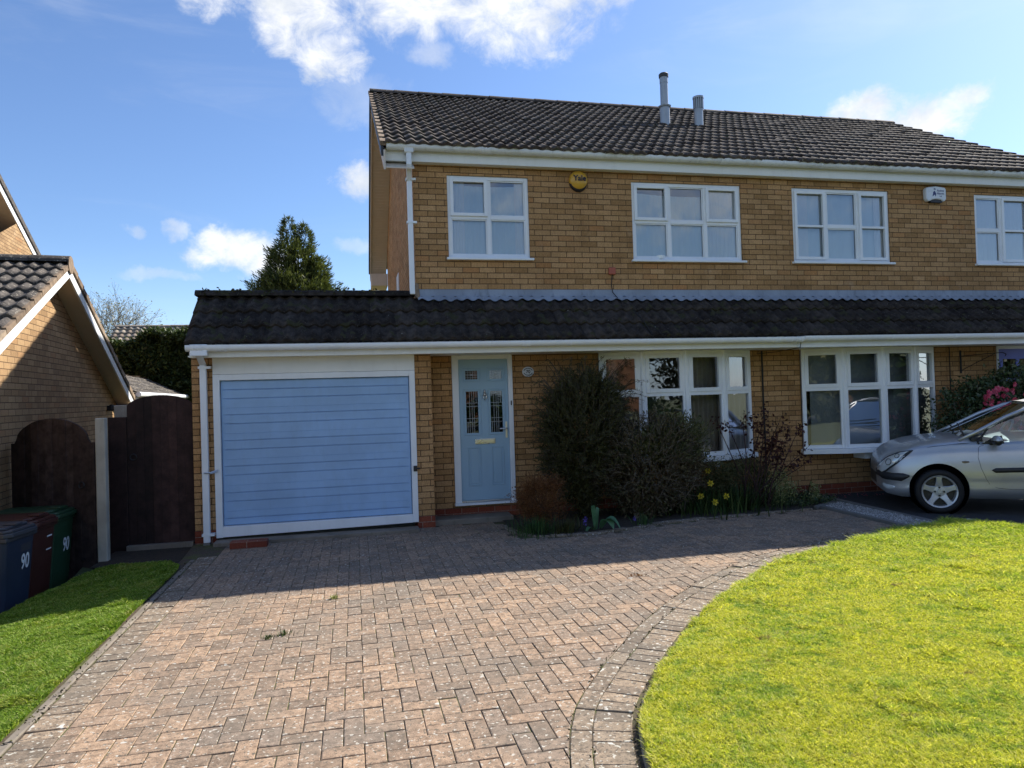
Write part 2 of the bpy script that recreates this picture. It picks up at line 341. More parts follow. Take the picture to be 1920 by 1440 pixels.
# ------------------------------------------------------------------ mesh builder
class MB:
    def __init__(s): s.v = []; s.f = []
    def add(s, vs, fs):
        b = len(s.v); s.v += [tuple(map(float, v)) for v in vs]; s.f += [tuple(b+i for i in f) for f in fs]; return s
    def box(s, x0, x1, y0, y1, z0, z1):
        return s.add([(x0, y0, z0), (x1, y0, z0), (x1, y1, z0), (x0, y1, z0), (x0, y0, z1), (x1, y0, z1), (x1, y1, z1), (x0, y1, z1)],
                     [(0, 3, 2, 1), (4, 5, 6, 7), (0, 1, 5, 4), (1, 2, 6, 5), (2, 3, 7, 6), (3, 0, 4, 7)])
    def quad(s, a, b, c, d): return s.add([a, b, c, d], [(0, 1, 2, 3)])
    def poly(s, pts): return s.add(pts, [tuple(range(len(pts)))])
    def prism(s, pts, off):
        n = len(pts); o = Vector(off); p2 = [tuple(Vector(p)+o) for p in pts]
        fs = [tuple(range(n))[::-1], tuple(range(n, 2*n))] + [(i, (i+1) % n, n+(i+1) % n, n+i) for i in range(n)]
        return s.add(list(pts)+p2, fs)
    def tube(s, pts, rad, seg=6, cap=True):
        pts = [Vector(p) for p in pts]; n = len(pts)
        rad = [rad]*n if isinstance(rad, (int, float)) else rad
        base = len(s.v); up = None
        for i, p in enumerate(pts):
            d = (pts[min(i+1, n-1)]-pts[max(i-1, 0)])
            if d.length < 1e-9: d = Vector((0, 0, 1))
            d.normalize()
            if up is None or abs(up.dot(d)) > .98: up = Vector((0, 0, 1)) if abs(d.z) < .9 else Vector((1, 0, 0))
            a = d.cross(up).normalized(); b = a.cross(d).normalized(); up = b
            for k in range(seg):
                an = 2*math.pi*k/seg; s.v.append(tuple(p+(a*math.cos(an)+b*math.sin(an))*rad[i]))
        for i in range(n-1):
            for k in range(seg):
                k2 = (k+1) % seg; s.f.append((base+i*seg+k, base+i*seg+k2, base+(i+1)*seg+k2, base+(i+1)*seg+k))
        if cap: s.f.append(tuple(base+k for k in range(seg))[::-1]); s.f.append(tuple(base+(n-1)*seg+k for k in range(seg)))
        return s
    def lathe(s, prof, c=(0, 0, 0), axis='Z', seg=24, closed=False):
        """prof = [(radius, height)]"""
        base = len(s.v); n = len(prof)
        for r, h in prof:
            for k in range(seg):
                a = 2*math.pi*k/seg; x, y = r*math.cos(a), r*math.sin(a)
                p = {'Z': (x, y, h), 'Y': (x, h, y), 'X': (h, x, y)}[axis]
                s.v.append((p[0]+c[0], p[1]+c[1], p[2]+c[2]))
        m = n if closed else n-1
        for i in range(m):
            for k in range(seg):
                k2 = (k+1) % seg; j = (i+1) % n
                s.f.append((base+i*seg+k, base+i*seg+k2, base+j*seg+k2, base+j*seg+k))
        return s
    def grid(s, P):
        """P[i][j] points"""
        base = len(s.v); n = len(P); m = len(P[0])
        for row in P: s.v += [tuple(map(float, q)) for q in row]
        for i in range(n-1):
            for j in range(m-1): s.f.append((base+i*m+j, base+i*m+j+1, base+(i+1)*m+j+1, base+(i+1)*m+j))
        return s
    def build(s, name, m, parent=None, local=False, smooth=False, uv=False, bevel=0.0):
        me = bpy.data.meshes.new(name); me.from_pydata(s.v, [], s.f); me.update()
        if uv:
            ul = me.uv_layers.new(name='UVMap')
            for p in me.polygons:
                nx, ny, nz = map(abs, p.normal)
                for li in p.loop_indices:
                    c = me.vertices[me.loops[li].vertex_index].co
                    ul.data[li].uv = (c.x, c.y) if nz > max(nx, ny) else ((c.y, c.z) if nx > ny else (c.x, c.z))
        if smooth: me.polygons.foreach_set('use_smooth', [True]*len(me.polygons))
        me.materials.append(M[m] if isinstance(m, str) else m)
        o = bpy.data.objects.new(name, me); COL.objects.link(o)
        if bevel:
            md = o.modifiers.new('bevel', 'BEVEL'); md.width = bevel; md.segments = 2; md.limit_method = 'ANGLE'; md.angle_limit = R(40)
        attach(o, parent, local)
        return o
def worldloc(p):
    v = Vector((0, 0, 0))
    while p is not None: v += p.location; p = p.parent
    return v
def attach(o, parent, local=False):
    if parent is not None:
        o.parent = parent
        if not local: o.location = -worldloc(parent)
def np_mesh(name, V, F, m, parent=None, smooth=False):
    """V (n,3), F (k,3|4) arrays"""
    me = bpy.data.meshes.new(name); n = len(V); k, q = F.shape
    me.vertices.add(n); me.vertices.foreach_set('co', V.astype(np.float32).ravel())
    me.loops.add(k*q); me.loops.foreach_set('vertex_index', F.astype(np.int32).ravel())
    me.polygons.add(k); me.polygons.foreach_set('loop_start', np.arange(0, k*q, q, dtype=np.int32))
    me.update(calc_edges=True)
    if smooth: me.polygons.foreach_set('use_smooth', np.ones(k, bool))
    me.materials.append(M[m]); o = bpy.data.objects.new(name, me); COL.objects.link(o); attach(o, parent)
    return o
def tag(o, label=None, cat=None, group=None, kind=None):
    if label: o['label'] = label
    if cat: o['category'] = cat
    if group: o['group'] = group
    if kind: o['kind'] = kind
    return o
def thing(name, loc, label, cat, group=None, rz=0.0):
    e = bpy.data.objects.new(name, None); COL.objects.link(e); e.location = loc; e.rotation_euler = (0, 0, rz); e.empty_display_size = .2
    return tag(e, label, cat, group)
def text(name, s, size, loc, rot, m, parent=None, local=False, ext=.002, sx=1.0, offset=0.0):
    c = bpy.data.curves.new(name, 'FONT'); c.body = s; c.size = size; c.extrude = ext; c.align_x = 'CENTER'; c.align_y = 'CENTER'; c.offset = offset
    t_ = bpy.data.objects.new('text', c); COL.objects.link(t_)
    me = bpy.data.meshes.new_from_object(t_.evaluated_get(bpy.context.evaluated_depsgraph_get())); bpy.data.objects.remove(t_, do_unlink=True)
    me.materials.clear(); me.materials.append(M[m]); o = bpy.data.objects.new(name, me); COL.objects.link(o)
    o.rotation_euler = rot; o.location = loc; o.scale = (sx, 1, 1)
    if parent is not None:
        o.parent = parent
        if not local: o.location = Vector(loc)-worldloc(parent)
    return o
def struct(o): o['kind'] = 'structure'; return o

def wall(mb, x0, x1, z0, z1, y, holes=(), rev=.10, axis='X'):
    """wall in the plane y (axis X) with rectangular holes [(x0,x1,z0,z1)] and reveals of depth rev"""
    xs = sorted({x0, x1, *[h[0] for h in holes], *[h[1] for h in holes]}); zs = sorted({z0, z1, *[h[2] for h in holes], *[h[3] for h in holes]})
    def P(x, yy, z): return (x, yy, z) if axis == 'X' else (yy, x, z)
    for i in range(len(xs)-1):
        for j in range(len(zs)-1):
            cx, cz = (xs[i]+xs[i+1])/2, (zs[j]+zs[j+1])/2
            if any(h[0] < cx < h[1] and h[2] < cz < h[3] for h in holes): continue
            if not (z0 <= cz <= z1): continue
            mb.quad(P(xs[i], y, zs[j]), P(xs[i+1], y, zs[j]), P(xs[i+1], y, zs[j+1]), P(xs[i], y, zs[j+1]))
    for h in holes:
        a, b, c, d = h
        mb.quad(P(a, y, c), P(a, y, d), P(a, y+rev, d), P(a, y+rev, c)); mb.quad(P(b, y, c), P(b, y+rev, c), P(b, y+rev, d), P(b, y, d))
        mb.quad(P(a, y, d), P(b, y, d), P(b, y+rev, d), P(a, y+rev, d)); mb.quad(P(a, y, c), P(a, y+rev, c), P(b, y+rev, c), P(b, y, c))

def tiles(name, m, parent, O, U, S, width, length, gauge=.3, tw=.3, rolls=2, amp=.02, lap=.022, jit=.004, right=None, skip=None, local=False):
    """interlocking wavy tiles. O eave corner, U along the eave, S up the slope"""
    O, U, S = Vector(O), Vector(U).normalized(), Vector(S).normalized(); N = U.cross(S).normalized()
    if N.z < 0: N = -N
    nc = int(math.ceil(length/gauge)); ns = rolls*8+1; V = []; F = []
    prof = [amp*(.5-.5*math.cos(2*math.pi*rolls*k/(ns-1)))**1.25 for k in range(ns)]
    for c in range(nc):
        s0 = c*gauge; s1 = min(length, (c+1)*gauge+.012)
        wid = width if right is None else right(s0)
        nt = int(math.ceil(wid/tw))
        for k in range(nt):
            u0 = k*tw
            if skip and skip(u0+tw/2, s0+gauge/2): continue
            dz = random.gauss(0, jit*.6); tl = random.gauss(0, jit*.5); ds = random.gauss(0, jit)
            b = len(V)
            for (ss, hh) in ((s0+ds, -.004), (s0+ds, lap), (s0+(s1-s0)*.5, lap*.5), (s1, 0.0)):
                for j in range(ns):
                    u = min(u0+tw*j/(ns-1), wid); h = prof[j]+hh+dz+tl*(j/(ns-1)-.5)
                    if hh < 0: h = prof[j]*.55-.004
                    V.append(O+U*u+S*ss+N*h)
            for r in range(3):
                for j in range(ns-1): F.append((b+r*ns+j, b+r*ns+j+1, b+(r+1)*ns+j+1, b+(r+1)*ns+j))
    me = bpy.data.meshes.new(name); me.from_pydata(V, [], F); me.update()
    sm = [((i // (ns-1)) % 3) != 0 for i in range(len(F))]; me.polygons.foreach_set('use_smooth', sm)
    me.materials.append(M[m]); o = bpy.data.objects.new(name, me); COL.objects.link(o); attach(o, parent, local)
    return o
def ridge(mb, a, b, rad=.11, L=.45, seg=8):
    a, b = Vector(a), Vector(b); d = b-a; n = max(1, int(d.length/L)); d.normalize(); side = Vector((-d.y, d.x, 0)).normalized(); st = (b-a).length/n
    for i in range(n):
        base = len(mb.v)
        for k, (off, rr) in enumerate(((0, rad*1.04), (st*1.02, rad*.97))):
            for j in range(seg+1):
                an = math.pi*j/seg
                mb.v.append(tuple(a+d*(i*st+off)+side*math.cos(an)*rr+Vector((0, 0, math.sin(an)*rr*.8+random.gauss(0, .0015)))))
        for j in range(seg): mb.f.append((base+j, base+j+1, base+seg+1+j+1, base+seg+1+j))
        mb.f.append(tuple(base+j for j in range(seg+1)))
    mb.f.append(tuple(len(mb.v)-1-j for j in range(seg+1)))

def leaves(P, size, rng, asp=.45, D=None, droop=0.0, jit=.35, fold=False):
    """numpy quads (leaf shaped) at points P. D optional directions"""
    n = len(P)
    if D is None:
        D = rng.normal(size=(n, 3))
    D = D + rng.normal(size=(n, 3))*jit; D[:, 2] -= droop
    D /= np.linalg.norm(D, axis=1)[:, None]+1e-9
    q = rng.normal(size=(n, 3)); W = np.cross(D, q); W /= np.linalg.norm(W, axis=1)[:, None]+1e-9
    L = size*rng.uniform(.6, 1.3, n)[:, None]; w = L*asp
    V = np.stack([P, P+D*L*.5+W*w*.5, P+D*L, P+D*L*.5-W*w*.5], 1).reshape(-1, 3)
    F = np.arange(4*n).reshape(n, 4)
    return V, F

# ================================================================== GROUND
def height(x, y):
    return 0.0
def ground():
    xs = [-160, -60, -30, -12, -6, -3.45, -3.12, -2.95, -2.6, -1.7, 0, 4, 8, 14, 30, 80, 160]
    ys = [-120, -40, -14, -6, 0, 4, 6, 8, 8.8, 10, 14, 20, 40, 90, 200]
    P = []
    for y in ys:
        row = []
        for x in xs:
            z = -.035
            if x <= -3.12: z = -.48
            elif x < -2.7: z = -.20
            elif x < -1.8 and y < 8.8: z = -.14
            if x > -3.12 and x < -1.8 and y >= 8.8: z = -.06
            row.append((x, y, z))
        P.append(row)
    struct(MB().grid(P).build('ground', 'ground'))
ground()

def cr(pts, n=12):
    """Catmull-Rom through 2d points"""
    out = []; P = [pts[0]]+list(pts)+[pts[-1]]
    for i in range(1, len(P)-2):
        p0, p1, p2, p3 = [np.array(P[i+k-1], float) for k in range(4)]
        for k in range(n):
            t = k/n; out.append(.5*((2*p1)+(-p0+p2)*t+(2*p0-5*p1+4*p2-p3)*t*t+(-p0+3*p1-3*p2+p3)*t**3))
    out.append(np.array(pts[-1], float)); return out
EDGE = cr([(.78, -.5), (.86, 1.0), (1.02, 2.2), (1.182, 2.94), (1.34, 3.40), (1.54, 3.72), (1.79, 4.06), (2.168, 4.53), (2.72, 5.10), (3.335, 5.60), (3.78, 5.90), (4.30, 6.16), (4.80, 6.35), (5.37, 6.55), (5.98, 6.72)])
def arclen(pts):
    L = [0.0]
    for a, b in zip(pts, pts[1:]): L.append(L[-1]+float(np.linalg.norm(b-a)))
    return L
EL = arclen(EDGE)
def edge_at(s):
    i = max(0, min(len(EL)-2, int(np.searchsorted(EL, s))-1)); t = (s-EL[i])/(EL[i+1]-EL[i]+1e-9)
    p = EDGE[i]*(1-t)+EDGE[i+1]*t; d = EDGE[i+1]-EDGE[i]; d = d/np.linalg.norm(d); return p, np.array([-d[1], d[0]])  # left normal (towards drive)
EN = np.array([edge_at(s)[0] for s in np.linspace(0, EL[-1], 300)]); ENN = np.array([edge_at(s)[1] for s in np.linspace(0, EL[-1], 300)])
def edge_sd(x, y):
    """distance of points to the lawn edge, positive on the drive side"""
    p = np.stack([np.atleast_1d(x), np.atleast_1d(y)], 1); d = p[:, None, :]-EN[None]; k = (d**2).sum(2).argmin(1)
    return (d[np.arange(len(p)), k]*ENN[k]).sum(1), k
BED = cr([(1.83, 8.95), (1.80, 8.45), (1.86, 8.10), (2.25, 7.90), (2.65, 7.87), (3.17, 8.03), (3.75, 8.20), (4.49, 8.28), (5.2, 8.33), (6.02, 8.42)], 6)
def bed_y(x):
    if x < 1.80 or x > 6.1: return 99
    ys = [p[1] for p in BED if abs(p[0]-x) < .2]
    return min(ys) if ys else 99
LEFT = -1.69

def paver(mb, poly, z=0.0, gap=.003, bev=.0045, tilt=(0, 0)):
    n = len(poly)
    if n < 3: return
    c = np.mean(poly, 0)
    def inset(d):
        out = []
        for p in poly:
            v = p-c; L = np.linalg.norm(v); out.append(c+v*max(0.1, (L-d*1.3)/max(L, 1e-6)))
        return out
    a = inset(gap); b = inset(gap+bev)
    zt = lambda p: z+tilt[0]*(p[0]-c[0])+tilt[1]*(p[1]-c[1])
    base = len(mb.v)
    for p in a: mb.v.append((p[0], p[1], -.03))
    for p in a: mb.v.append((p[0], p[1], zt(p)-bev*.6))
    for p in b: mb.v.append((p[0], p[1], zt(p)))
    for r in range(2):
        for i in range(n): j = (i+1) % n; mb.f.append((base+r*n+i, base+r*n+j, base+(r+1)*n+j, base+(r+1)*n+i))
    mb.f.append(tuple(base+2*n+i for i in range(n)))
def clip(poly, p, nrm):
    """keep the side where (q-p).n > 0"""
    out = []; n = len(poly)
    for i in range(n):
        a, b = poly[i], poly[(i+1) % n]; da, db = (a-p)@nrm, (b-p)@nrm
        if da > 0: out.append(a)
        if (da > 0) != (db > 0): out.append(a+(b-a)*da/(da-db))
    return out
def area(poly):
    s = 0
    for i in range(len(poly)): a, b = poly[i], poly[(i+1) % len(poly)]; s += a[0]*b[1]-a[1]*b[0]
    return abs(s)/2
def drive():
    sub = MB()
    sub.poly([(-1.72, -.5, -.0055), (.78, -.5, -.0055)] + [(p[0]+.02, p[1], -.0055) for p in EDGE[1:]] + [(6.22, 6.9, -.0055), (6.05, 8.5, -.0055), (6.0, 9.0, -.0055), (.94, 9.2, -.0055), (-1.9, 9.0, -.0055), (-1.85, 8.3, -.0055)])
    struct(sub.build('driveway_joints', 'joint'))
    f = MB(); g = .1
    xL = -1.49
    for i in range(-20, 90):
        for j in range(-5, 100):
            c = (i-j) % 4
            if c == 0: r = (i*g, (i+2)*g, j*g, (j+1)*g)
            elif c == 3: r = (i*g, (i+1)*g, j*g, (j+2)*g)
            else: continue
            x0, x1, y0, y1 = r; cx, cy = (x0+x1)/2, (y0+y1)/2
            if cx < xL-.08 or cy < -.4: continue
            poly = [np.array(q) for q in ((x0, y0), (x1, y0), (x1, y1), (x0, y1))]
            poly = clip(poly, np.array([xL, 0.]), np.array([1., 0.]))
            ytop = 8.76 if cx < .74 else (9.1 if cx < 1.80 else 8.4)
            if cy > ytop or cx > 6.3: continue
            poly = clip(poly, np.array([0, ytop]), np.array([0, -1.]))
            by = bed_y(cx)
            if cy > by-.05: continue
            xr = np.array([6.02-.0*(cy-8.4), 8.4]); poly = clip(poly, xr, np.array([-1., 0.]))
            if len(poly) < 3: continue
            sd, k = edge_sd(cx, cy); sd = sd[0]; k = k[0]
            if cy < 7.2:
                if sd < .12: continue
                if sd < .6:
                    poly = clip(poly, EN[k]+ENN[k]*.315, ENN[k])
            if len(poly) < 3 or area(poly) < .0006: continue
            paver(f, poly, random.gauss(0, .0012), tilt=(random.gauss(0, .007), random.gauss(0, .007)))
    struct(f.build('block_driveway', 'paver'))
    e = MB()
    y = -.5                                            # left soldier course
    while y < 8.1:
        paver(e, [np.array(q) for q in ((LEFT+.0, y), (xL-.002, y), (xL-.002, y+.1), (LEFT+.0, y+.1))], random.gauss(0, .002), tilt=(random.gauss(0, .012), random.gauss(0, .012))); y += .1
    s = 0.0                                            # curved header and stretcher courses
    while s < EL[-1]-.1:
        (p, n), (q, m) = edge_at(s), edge_at(s+.1)
        paver(e, [p+n*.012, q+m*.012, q+m*.208, p+n*.208], random.gauss(0, .002), tilt=(random.gauss(0, .012), random.gauss(0, .012))); s += .1
    s = 0.0
    while s < EL[-1]-.2:
        (p, n), (q, m) = edge_at(s), edge_at(s+.2)
        paver(e, [p+n*.21, q+m*.21, q+m*.312, p+n*.312], random.gauss(0, .002), tilt=(random.gauss(0, .012), random.gauss(0, .012))); s += .2
    struct(e.build('driveway_edging', 'paveredge'))
    k = MB(); y = -.5                                  # thin concrete kerb along the left lawn
    while y < 8.1:
        L = .9; k.box(LEFT-.055, LEFT-.008, y, min(8.1, y+L)-.008, -.05, .006+random.gauss(0, .003)); y += L
    struct(k.build('kerb_edging', 'slabwarm', bevel=.006))
    k = MB(); s = .8                                   # concrete edging between the curved course and the lawn
    while s < EL[-1]-1.2:
        (p, n), (q, m) = edge_at(s), edge_at(s+.30); w_ = random.gauss(0, .004)
        k.prism([(*(p-n*.045), -.04), (*(q-m*.045), -.04), (*(q-m*.012), -.04), (*(p-n*.012), -.04)], (0, 0, .055+w_)); s += .305
    struct(k.build('lawn_edging', 'slabwarm', bevel=.006))
drive()

def in_poly(x, y, poly):
    ins = np.zeros(len(x), bool); n = len(poly)
    for i in range(n):
        x1, y1 = poly[i]; x2, y2 = poly[(i+1) % n]
        c = ((y1 > y) != (y2 > y)) & (x < (x2-x1)*(y-y1)/(y2-y1+1e-12)+x1); ins ^= c
    return ins
def vnoise(x, y, sc, seed=0):
    """smooth value noise"""
    g = np.random.default_rng(seed).random((64, 64)); X, Y = x*sc+100, y*sc+100
    i, j = np.floor(X).astype(int), np.floor(Y).astype(int); fx, fy = X-i, Y-j; fx = fx*fx*(3-2*fx); fy = fy*fy*(3-2*fy)
    a, b, c, d = g[i % 64, j % 64], g[(i+1) % 64, j % 64], g[i % 64, (j+1) % 64], g[(i+1) % 64, (j+1) % 64]
    return (a*(1-fx)+b*fx)*(1-fy)+(c*(1-fx)+d*fx)*fy
LAWN_R = [(p[0]+.035, p[1]-.01) for p in EDGE] + [(6.30, 6.80), (6.62, 6.78), (6.88, 6.35), (7.3, 5.0), (7.8, 3.0), (8.2, -.5)]
LAWN_L = [(-1.76, -.5), (-1.76, 7.6), (-1.80, 7.86), (-1.95, 8.1), (-2.38, 8.22), (-2.62, 8.30), (-2.78, 8.05), (-2.93, 7.2), (-3.02, 6.6), (-3.2, 5.0), (-3.6, 2.0), (-3.8, -.5)]
def lawn_h_r(x, y):
    sd, k = edge_sd(x, y); d = np.clip(-sd, 0, .5)
    return .012+.035*np.clip(d/.12, 0, 1)+.02*vnoise(x, y, 1.3, 3)*np.clip(d/.3, 0, 1)
def lawn_h_l(x, y): return .004-np.clip((-1.76-x), 0, 3)*.085+.018*vnoise(x, y, 1.6, 5)
def lawn(name, poly, hf, n, mat_g, mat_s, hmin, hmax, seed, dens_near):
    r = np.random.default_rng(seed); P = np.array(poly); x0, y0 = P.min(0); x1, y1 = P.max(0)
    # turf base
    st = .08; xs = np.arange(x0, x1+st, st); ys = np.arange(y0, y1+st, st); X, Y = np.meshgrid(xs, ys)
    Z = hf(X.ravel(), Y.ravel()).reshape(X.shape); ok = in_poly(X.ravel(), Y.ravel(), poly).reshape(X.shape)
    Z = np.where(ok, Z, -.03 if name == 'lawn' else Z-.02)
    idx = np.arange(X.size).reshape(X.shape); q = np.stack([idx[:-1, :-1], idx[:-1, 1:], idx[1:, 1:], idx[1:, :-1]], -1).reshape(-1, 4)
    keep = ok.ravel()[q].sum(1) >= 3; V = np.stack([X.ravel(), Y.ravel(), Z.ravel()], 1)
    struct(np_mesh(name, V, q[keep], mat_s, smooth=True))
    # blades, denser near the camera
    bx = r.uniform(x0, x1, n*5); by = r.uniform(max(y0, 1.2), y1, n*5)
    d = np.hypot(bx, by); pr = np.clip((dens_near/np.maximum(d, 2.4))**1.6, 0, 1)
    ang = np.degrees(np.arctan2(bx, by))
    k = (r.random(n*5) < pr) & in_poly(bx, by, poly) & (ang > -28) & (ang < 54)
    bx, by = bx[k][:n], by[k][:n]; m = len(bx); z = hf(bx, by)-.003
    clump = vnoise(bx, by, 5, seed)*.6+vnoise(bx, by, 14, seed+1)*.4
    L = (hmin+(hmax-hmin)*np.clip(clump*1.5-.35, 0, 1)*r.uniform(.5, 1.2, m)); L *= 1+.9*(vnoise(bx, by, 3.1, seed+4) > .80)*r.random(m)
    if name == 'lawn':
        sd, _ = edge_sd(bx, by); back = np.clip((by-5.5+.6*(vnoise(bx, by, 2.5, 9)-.5))/.9, 0, 1); L = L*(1+.7*back)+.024*r.random(m)*back; edge_ = np.clip(1-(-sd)/.12, 0, 1); L = L*(1+.9*edge_*(vnoise(bx, by, 6, 10) > .45))
    az = r.uniform(0, 2*np.pi, m); lean = r.uniform(.15, .95, m)
    D = np.stack([np.cos(az)*lean, np.sin(az)*lean, np.ones(m)], 1); D /= np.linalg.norm(D, axis=1)[:, None]
    dist = np.hypot(bx, by); w = (.0011+.00055*dist)*r.uniform(.7, 1.3, m)
    waz = r.uniform(0, 2*np.pi, m); W = np.stack([np.cos(waz), np.sin(waz), np.zeros(m)], 1)*w[:, None]
    B = np.stack([bx, by, z], 1); mid = B+D*(L*.55)[:, None]; tip = B+D*L[:, None]+np.stack([np.cos(az)*L*.35, np.sin(az)*L*.35, -L*.12], 1)
    V = np.stack([B-W, B+W, mid+W*.7, tip, mid-W*.7], 1).reshape(-1, 3)
    b = np.arange(m)*5
    F = np.concatenate([np.stack([b, b+1, b+2, b+4], 1), np.stack([b+4, b+2, b+3, b+3], 1)])
    me = bpy.data.meshes.new(name+'_grass'); V = V.astype(np.float32)
    q4 = np.stack([b, b+1, b+2, b+4], 1); t3 = np.stack([b+4, b+2, b+3], 1)
    loops = np.concatenate([q4.ravel(), t3.ravel()]).astype(np.int32)
    starts = np.concatenate([np.arange(m)*4, 4*m+np.arange(m)*3]).astype(np.int32)
    me.vertices.add(len(V)); me.vertices.foreach_set('co', V.ravel()); me.loops.add(len(loops)); me.loops.foreach_set('vertex_index', loops)
    me.polygons.add(2*m); me.polygons.foreach_set('loop_start', starts); me.update(calc_edges=True)
    me.materials.append(M[mat_g]); o = bpy.data.objects.new('grass', me); COL.objects.link(o); o['kind'] = 'stuff'
    return o
lawn('lawn', LAWN_R, lawn_h_r, 470000, 'grass_moss', 'lawnsoil', .016, .044, 11, 4.4)
lawn('side_lawn', LAWN_L, lawn_h_l, 170000, 'grass_green', 'lawnsoil_g', .016, .055, 12, 6.0)

def small_ground():
    # planting bed soil
    pts = [(p[0], p[1], .012) for p in BED]+[(6.55, 8.95, .012), (6.6, 9.43, .012), (1.80, 9.43, .012)]
    struct(MB().poly(pts).build('planting_bed', 'soil'))
    k = MB()
    L = arclen(BED); s = 1.0
    import bisect
    def at(s):
        i = max(0, min(len(L)-2, bisect.bisect(L, s)-1)); t = (s-L[i])/(L[i+1]-L[i]+1e-9); p = BED[i]*(1-t)+BED[i+1]*t; d = BED[i+1]-BED[i]; d /= np.linalg.norm(d); return p, np.array([-d[1], d[0]])
    s = .2
    while s < L[-1]-.2:
        (p, n), (q, m) = at(s), at(s+.2); paver(k, [p-n*.05, q-m*.05, q+m*.05, p+n*.05], .014+random.gauss(0, .003)); s += .2
    struct(k.build('bed_edging', 'paveredge'))
    # neighbour tarmac drive, gravel strip, kerbs
    t = MB().poly([(6.62, 9.42, -.008), (14, 9.42, -.008), (14, -2, -.008), (8.6, -2, -.008), (7.05, 5.6, -.008), (6.86, 6.75, -.008), (6.52, 6.78, -.008), (6.50, 8.30, -.008)])
    struct(t.build('neighbour_driveway', 'tarmac'))
    kb = MB(); kb.prism([(6.60, 9.2, -.02), (6.68, 9.2, -.02), (6.565, 6.80, -.02), (6.485, 6.80, -.02)], (0, 0, .045))
    struct(kb.build('slab_kerb', 'slab', bevel=.006))
    kw = MB(); kw.prism([(6.80, 6.88, -.02), (6.87, 6.89, -.02), (7.02, 5.9, -.02), (6.95, 5.89, -.02)], (0, 0, .075)); kw.prism([(6.48, 6.86, -.02), (6.56, 6.86, -.02), (6.60, 6.66, -.02), (6.53, 6.66, -.02)], (0, 0, .05))
    struct(kw.build('white_kerb', 'kerbwhite', bevel=.006))
    kd = MB(); kd.prism([(6.03, 8.42, -.02), (6.10, 8.42, -.02), (6.12, 6.72, -.02), (6.05, 6.72, -.02)], (0, 0, .05)); kd.prism([(5.95, 8.36, -.02), (5.95, 8.44, -.02), (6.5, 8.75, -.02), (6.5, 8.67, -.02)], (0, 0, .05))
    struct(kd.build('gravel_board', 'slab', bevel=.005))
    # gravel
    n = 9000; r = np.random.default_rng(5); x = r.uniform(6.10, 6.52, n); y = r.uniform(6.7, 8.66, n); ok = (y < 8.45+(x-6.03)*.55); x, y = x[ok], y[ok]; n = len(x)
    s = r.uniform(.008, .018, n); T = np.array([[1, 0, -.3], [-.5, .87, -.3], [-.5, -.87, -.3], [0, 0, .9]])
    V = np.zeros((n, 4, 3)); 
    for i in range(4):
        a = r.uniform(0, 6.28, n); V[:, i] = T[i]*s[:, None]*r.uniform(.7, 1.3, (n, 3))
    a = r.uniform(0, 6.28, n); ca, sa = np.cos(a)[:, None], np.sin(a)[:, None]
    X = V[:, :, 0]*ca-V[:, :, 1]*sa; Y = V[:, :, 0]*sa+V[:, :, 1]*ca
    V = np.stack([X+x[:, None], Y+y[:, None], V[:, :, 2]+r.uniform(.004, .014, n)[:, None]], 2).reshape(-1, 3)
    b = np.arange(n)*4; F = np.concatenate([np.stack([b+i, b+j, b+k_], 1) for i, j, k_ in ((0, 1, 3), (1, 2, 3), (2, 0, 3))])
    o = np_mesh('gravel', V, F, 'gravel'); o['kind'] = 'stuff'
    struct(MB().poly([(6.08, 6.7, .001), (6.52, 6.7, .001), (6.54, 8.7, .001), (6.06, 8.44, .001)]).build('gravel_base', 'slab'))
    # path at the gates and the neighbour's concrete
    struct(MB().poly([(-2.75, 8.22, -.028), (-1.72, 8.05, -.028), (-1.72, 8.75, -.028), (-1.9, 9.6, -.028), (-2.75, 9.6, -.028)]).build('gate_path', 'soil'))
    struct(MB().poly([(-6, -2, -.468), (-3.0, -2, -.468), (-3.0, 9.6, -.468), (-6, 9.6, -.468)]).build('neighbour_path', 'paving_n'))
    struct(MB().box(-2.62, -1.9, 8.98, 9.10, -.03, .03).build('gate_threshold', 'slabwarm', bevel=.006))
    struct(MB().box(-1.64, .73, 8.74, 8.97, -.03, .035).build('garage_threshold', 'slabwarm', bevel=.006))
    struct(MB().box(.95, 1.98, 9.08, 9.42, -.03, .065).build('door_step', 'slabwarm', bevel=.01))
small_ground()

# ================================================================== THE HOUSE
YF, YG = 9.436, 8.986
XL, XR = 0.83, 11.45
PITCH = .5736
house = thing('semi_detached_house', (5.0, 9.436, 0), 'two storey buff brick semi-detached house with brown tiled roof and blue garage door', 'house')
W1 = (1.279, 2.403, 3.497, 4.617); W2 = (3.914, 5.625, 3.497, 4.617); W3 = (6.477, 8.163, 3.497, 4.617); W4 = (9.754, 10.88, 3.497, 4.617)
DOOR = (1.268, 2.094, .185, 2.20); BAY1 = (3.335, 5.645, .66, 2.20); BAY2 = (6.505, 8.815, .66, 2.20); DOOR2 = (10.06, 10.92, .16, 2.20)
RY = 13.45
def rz(y): return 4.89+PITCH*(y-9.25) if y < RY else 4.89+PITCH*(RY-9.25)-PITCH*(y-RY)

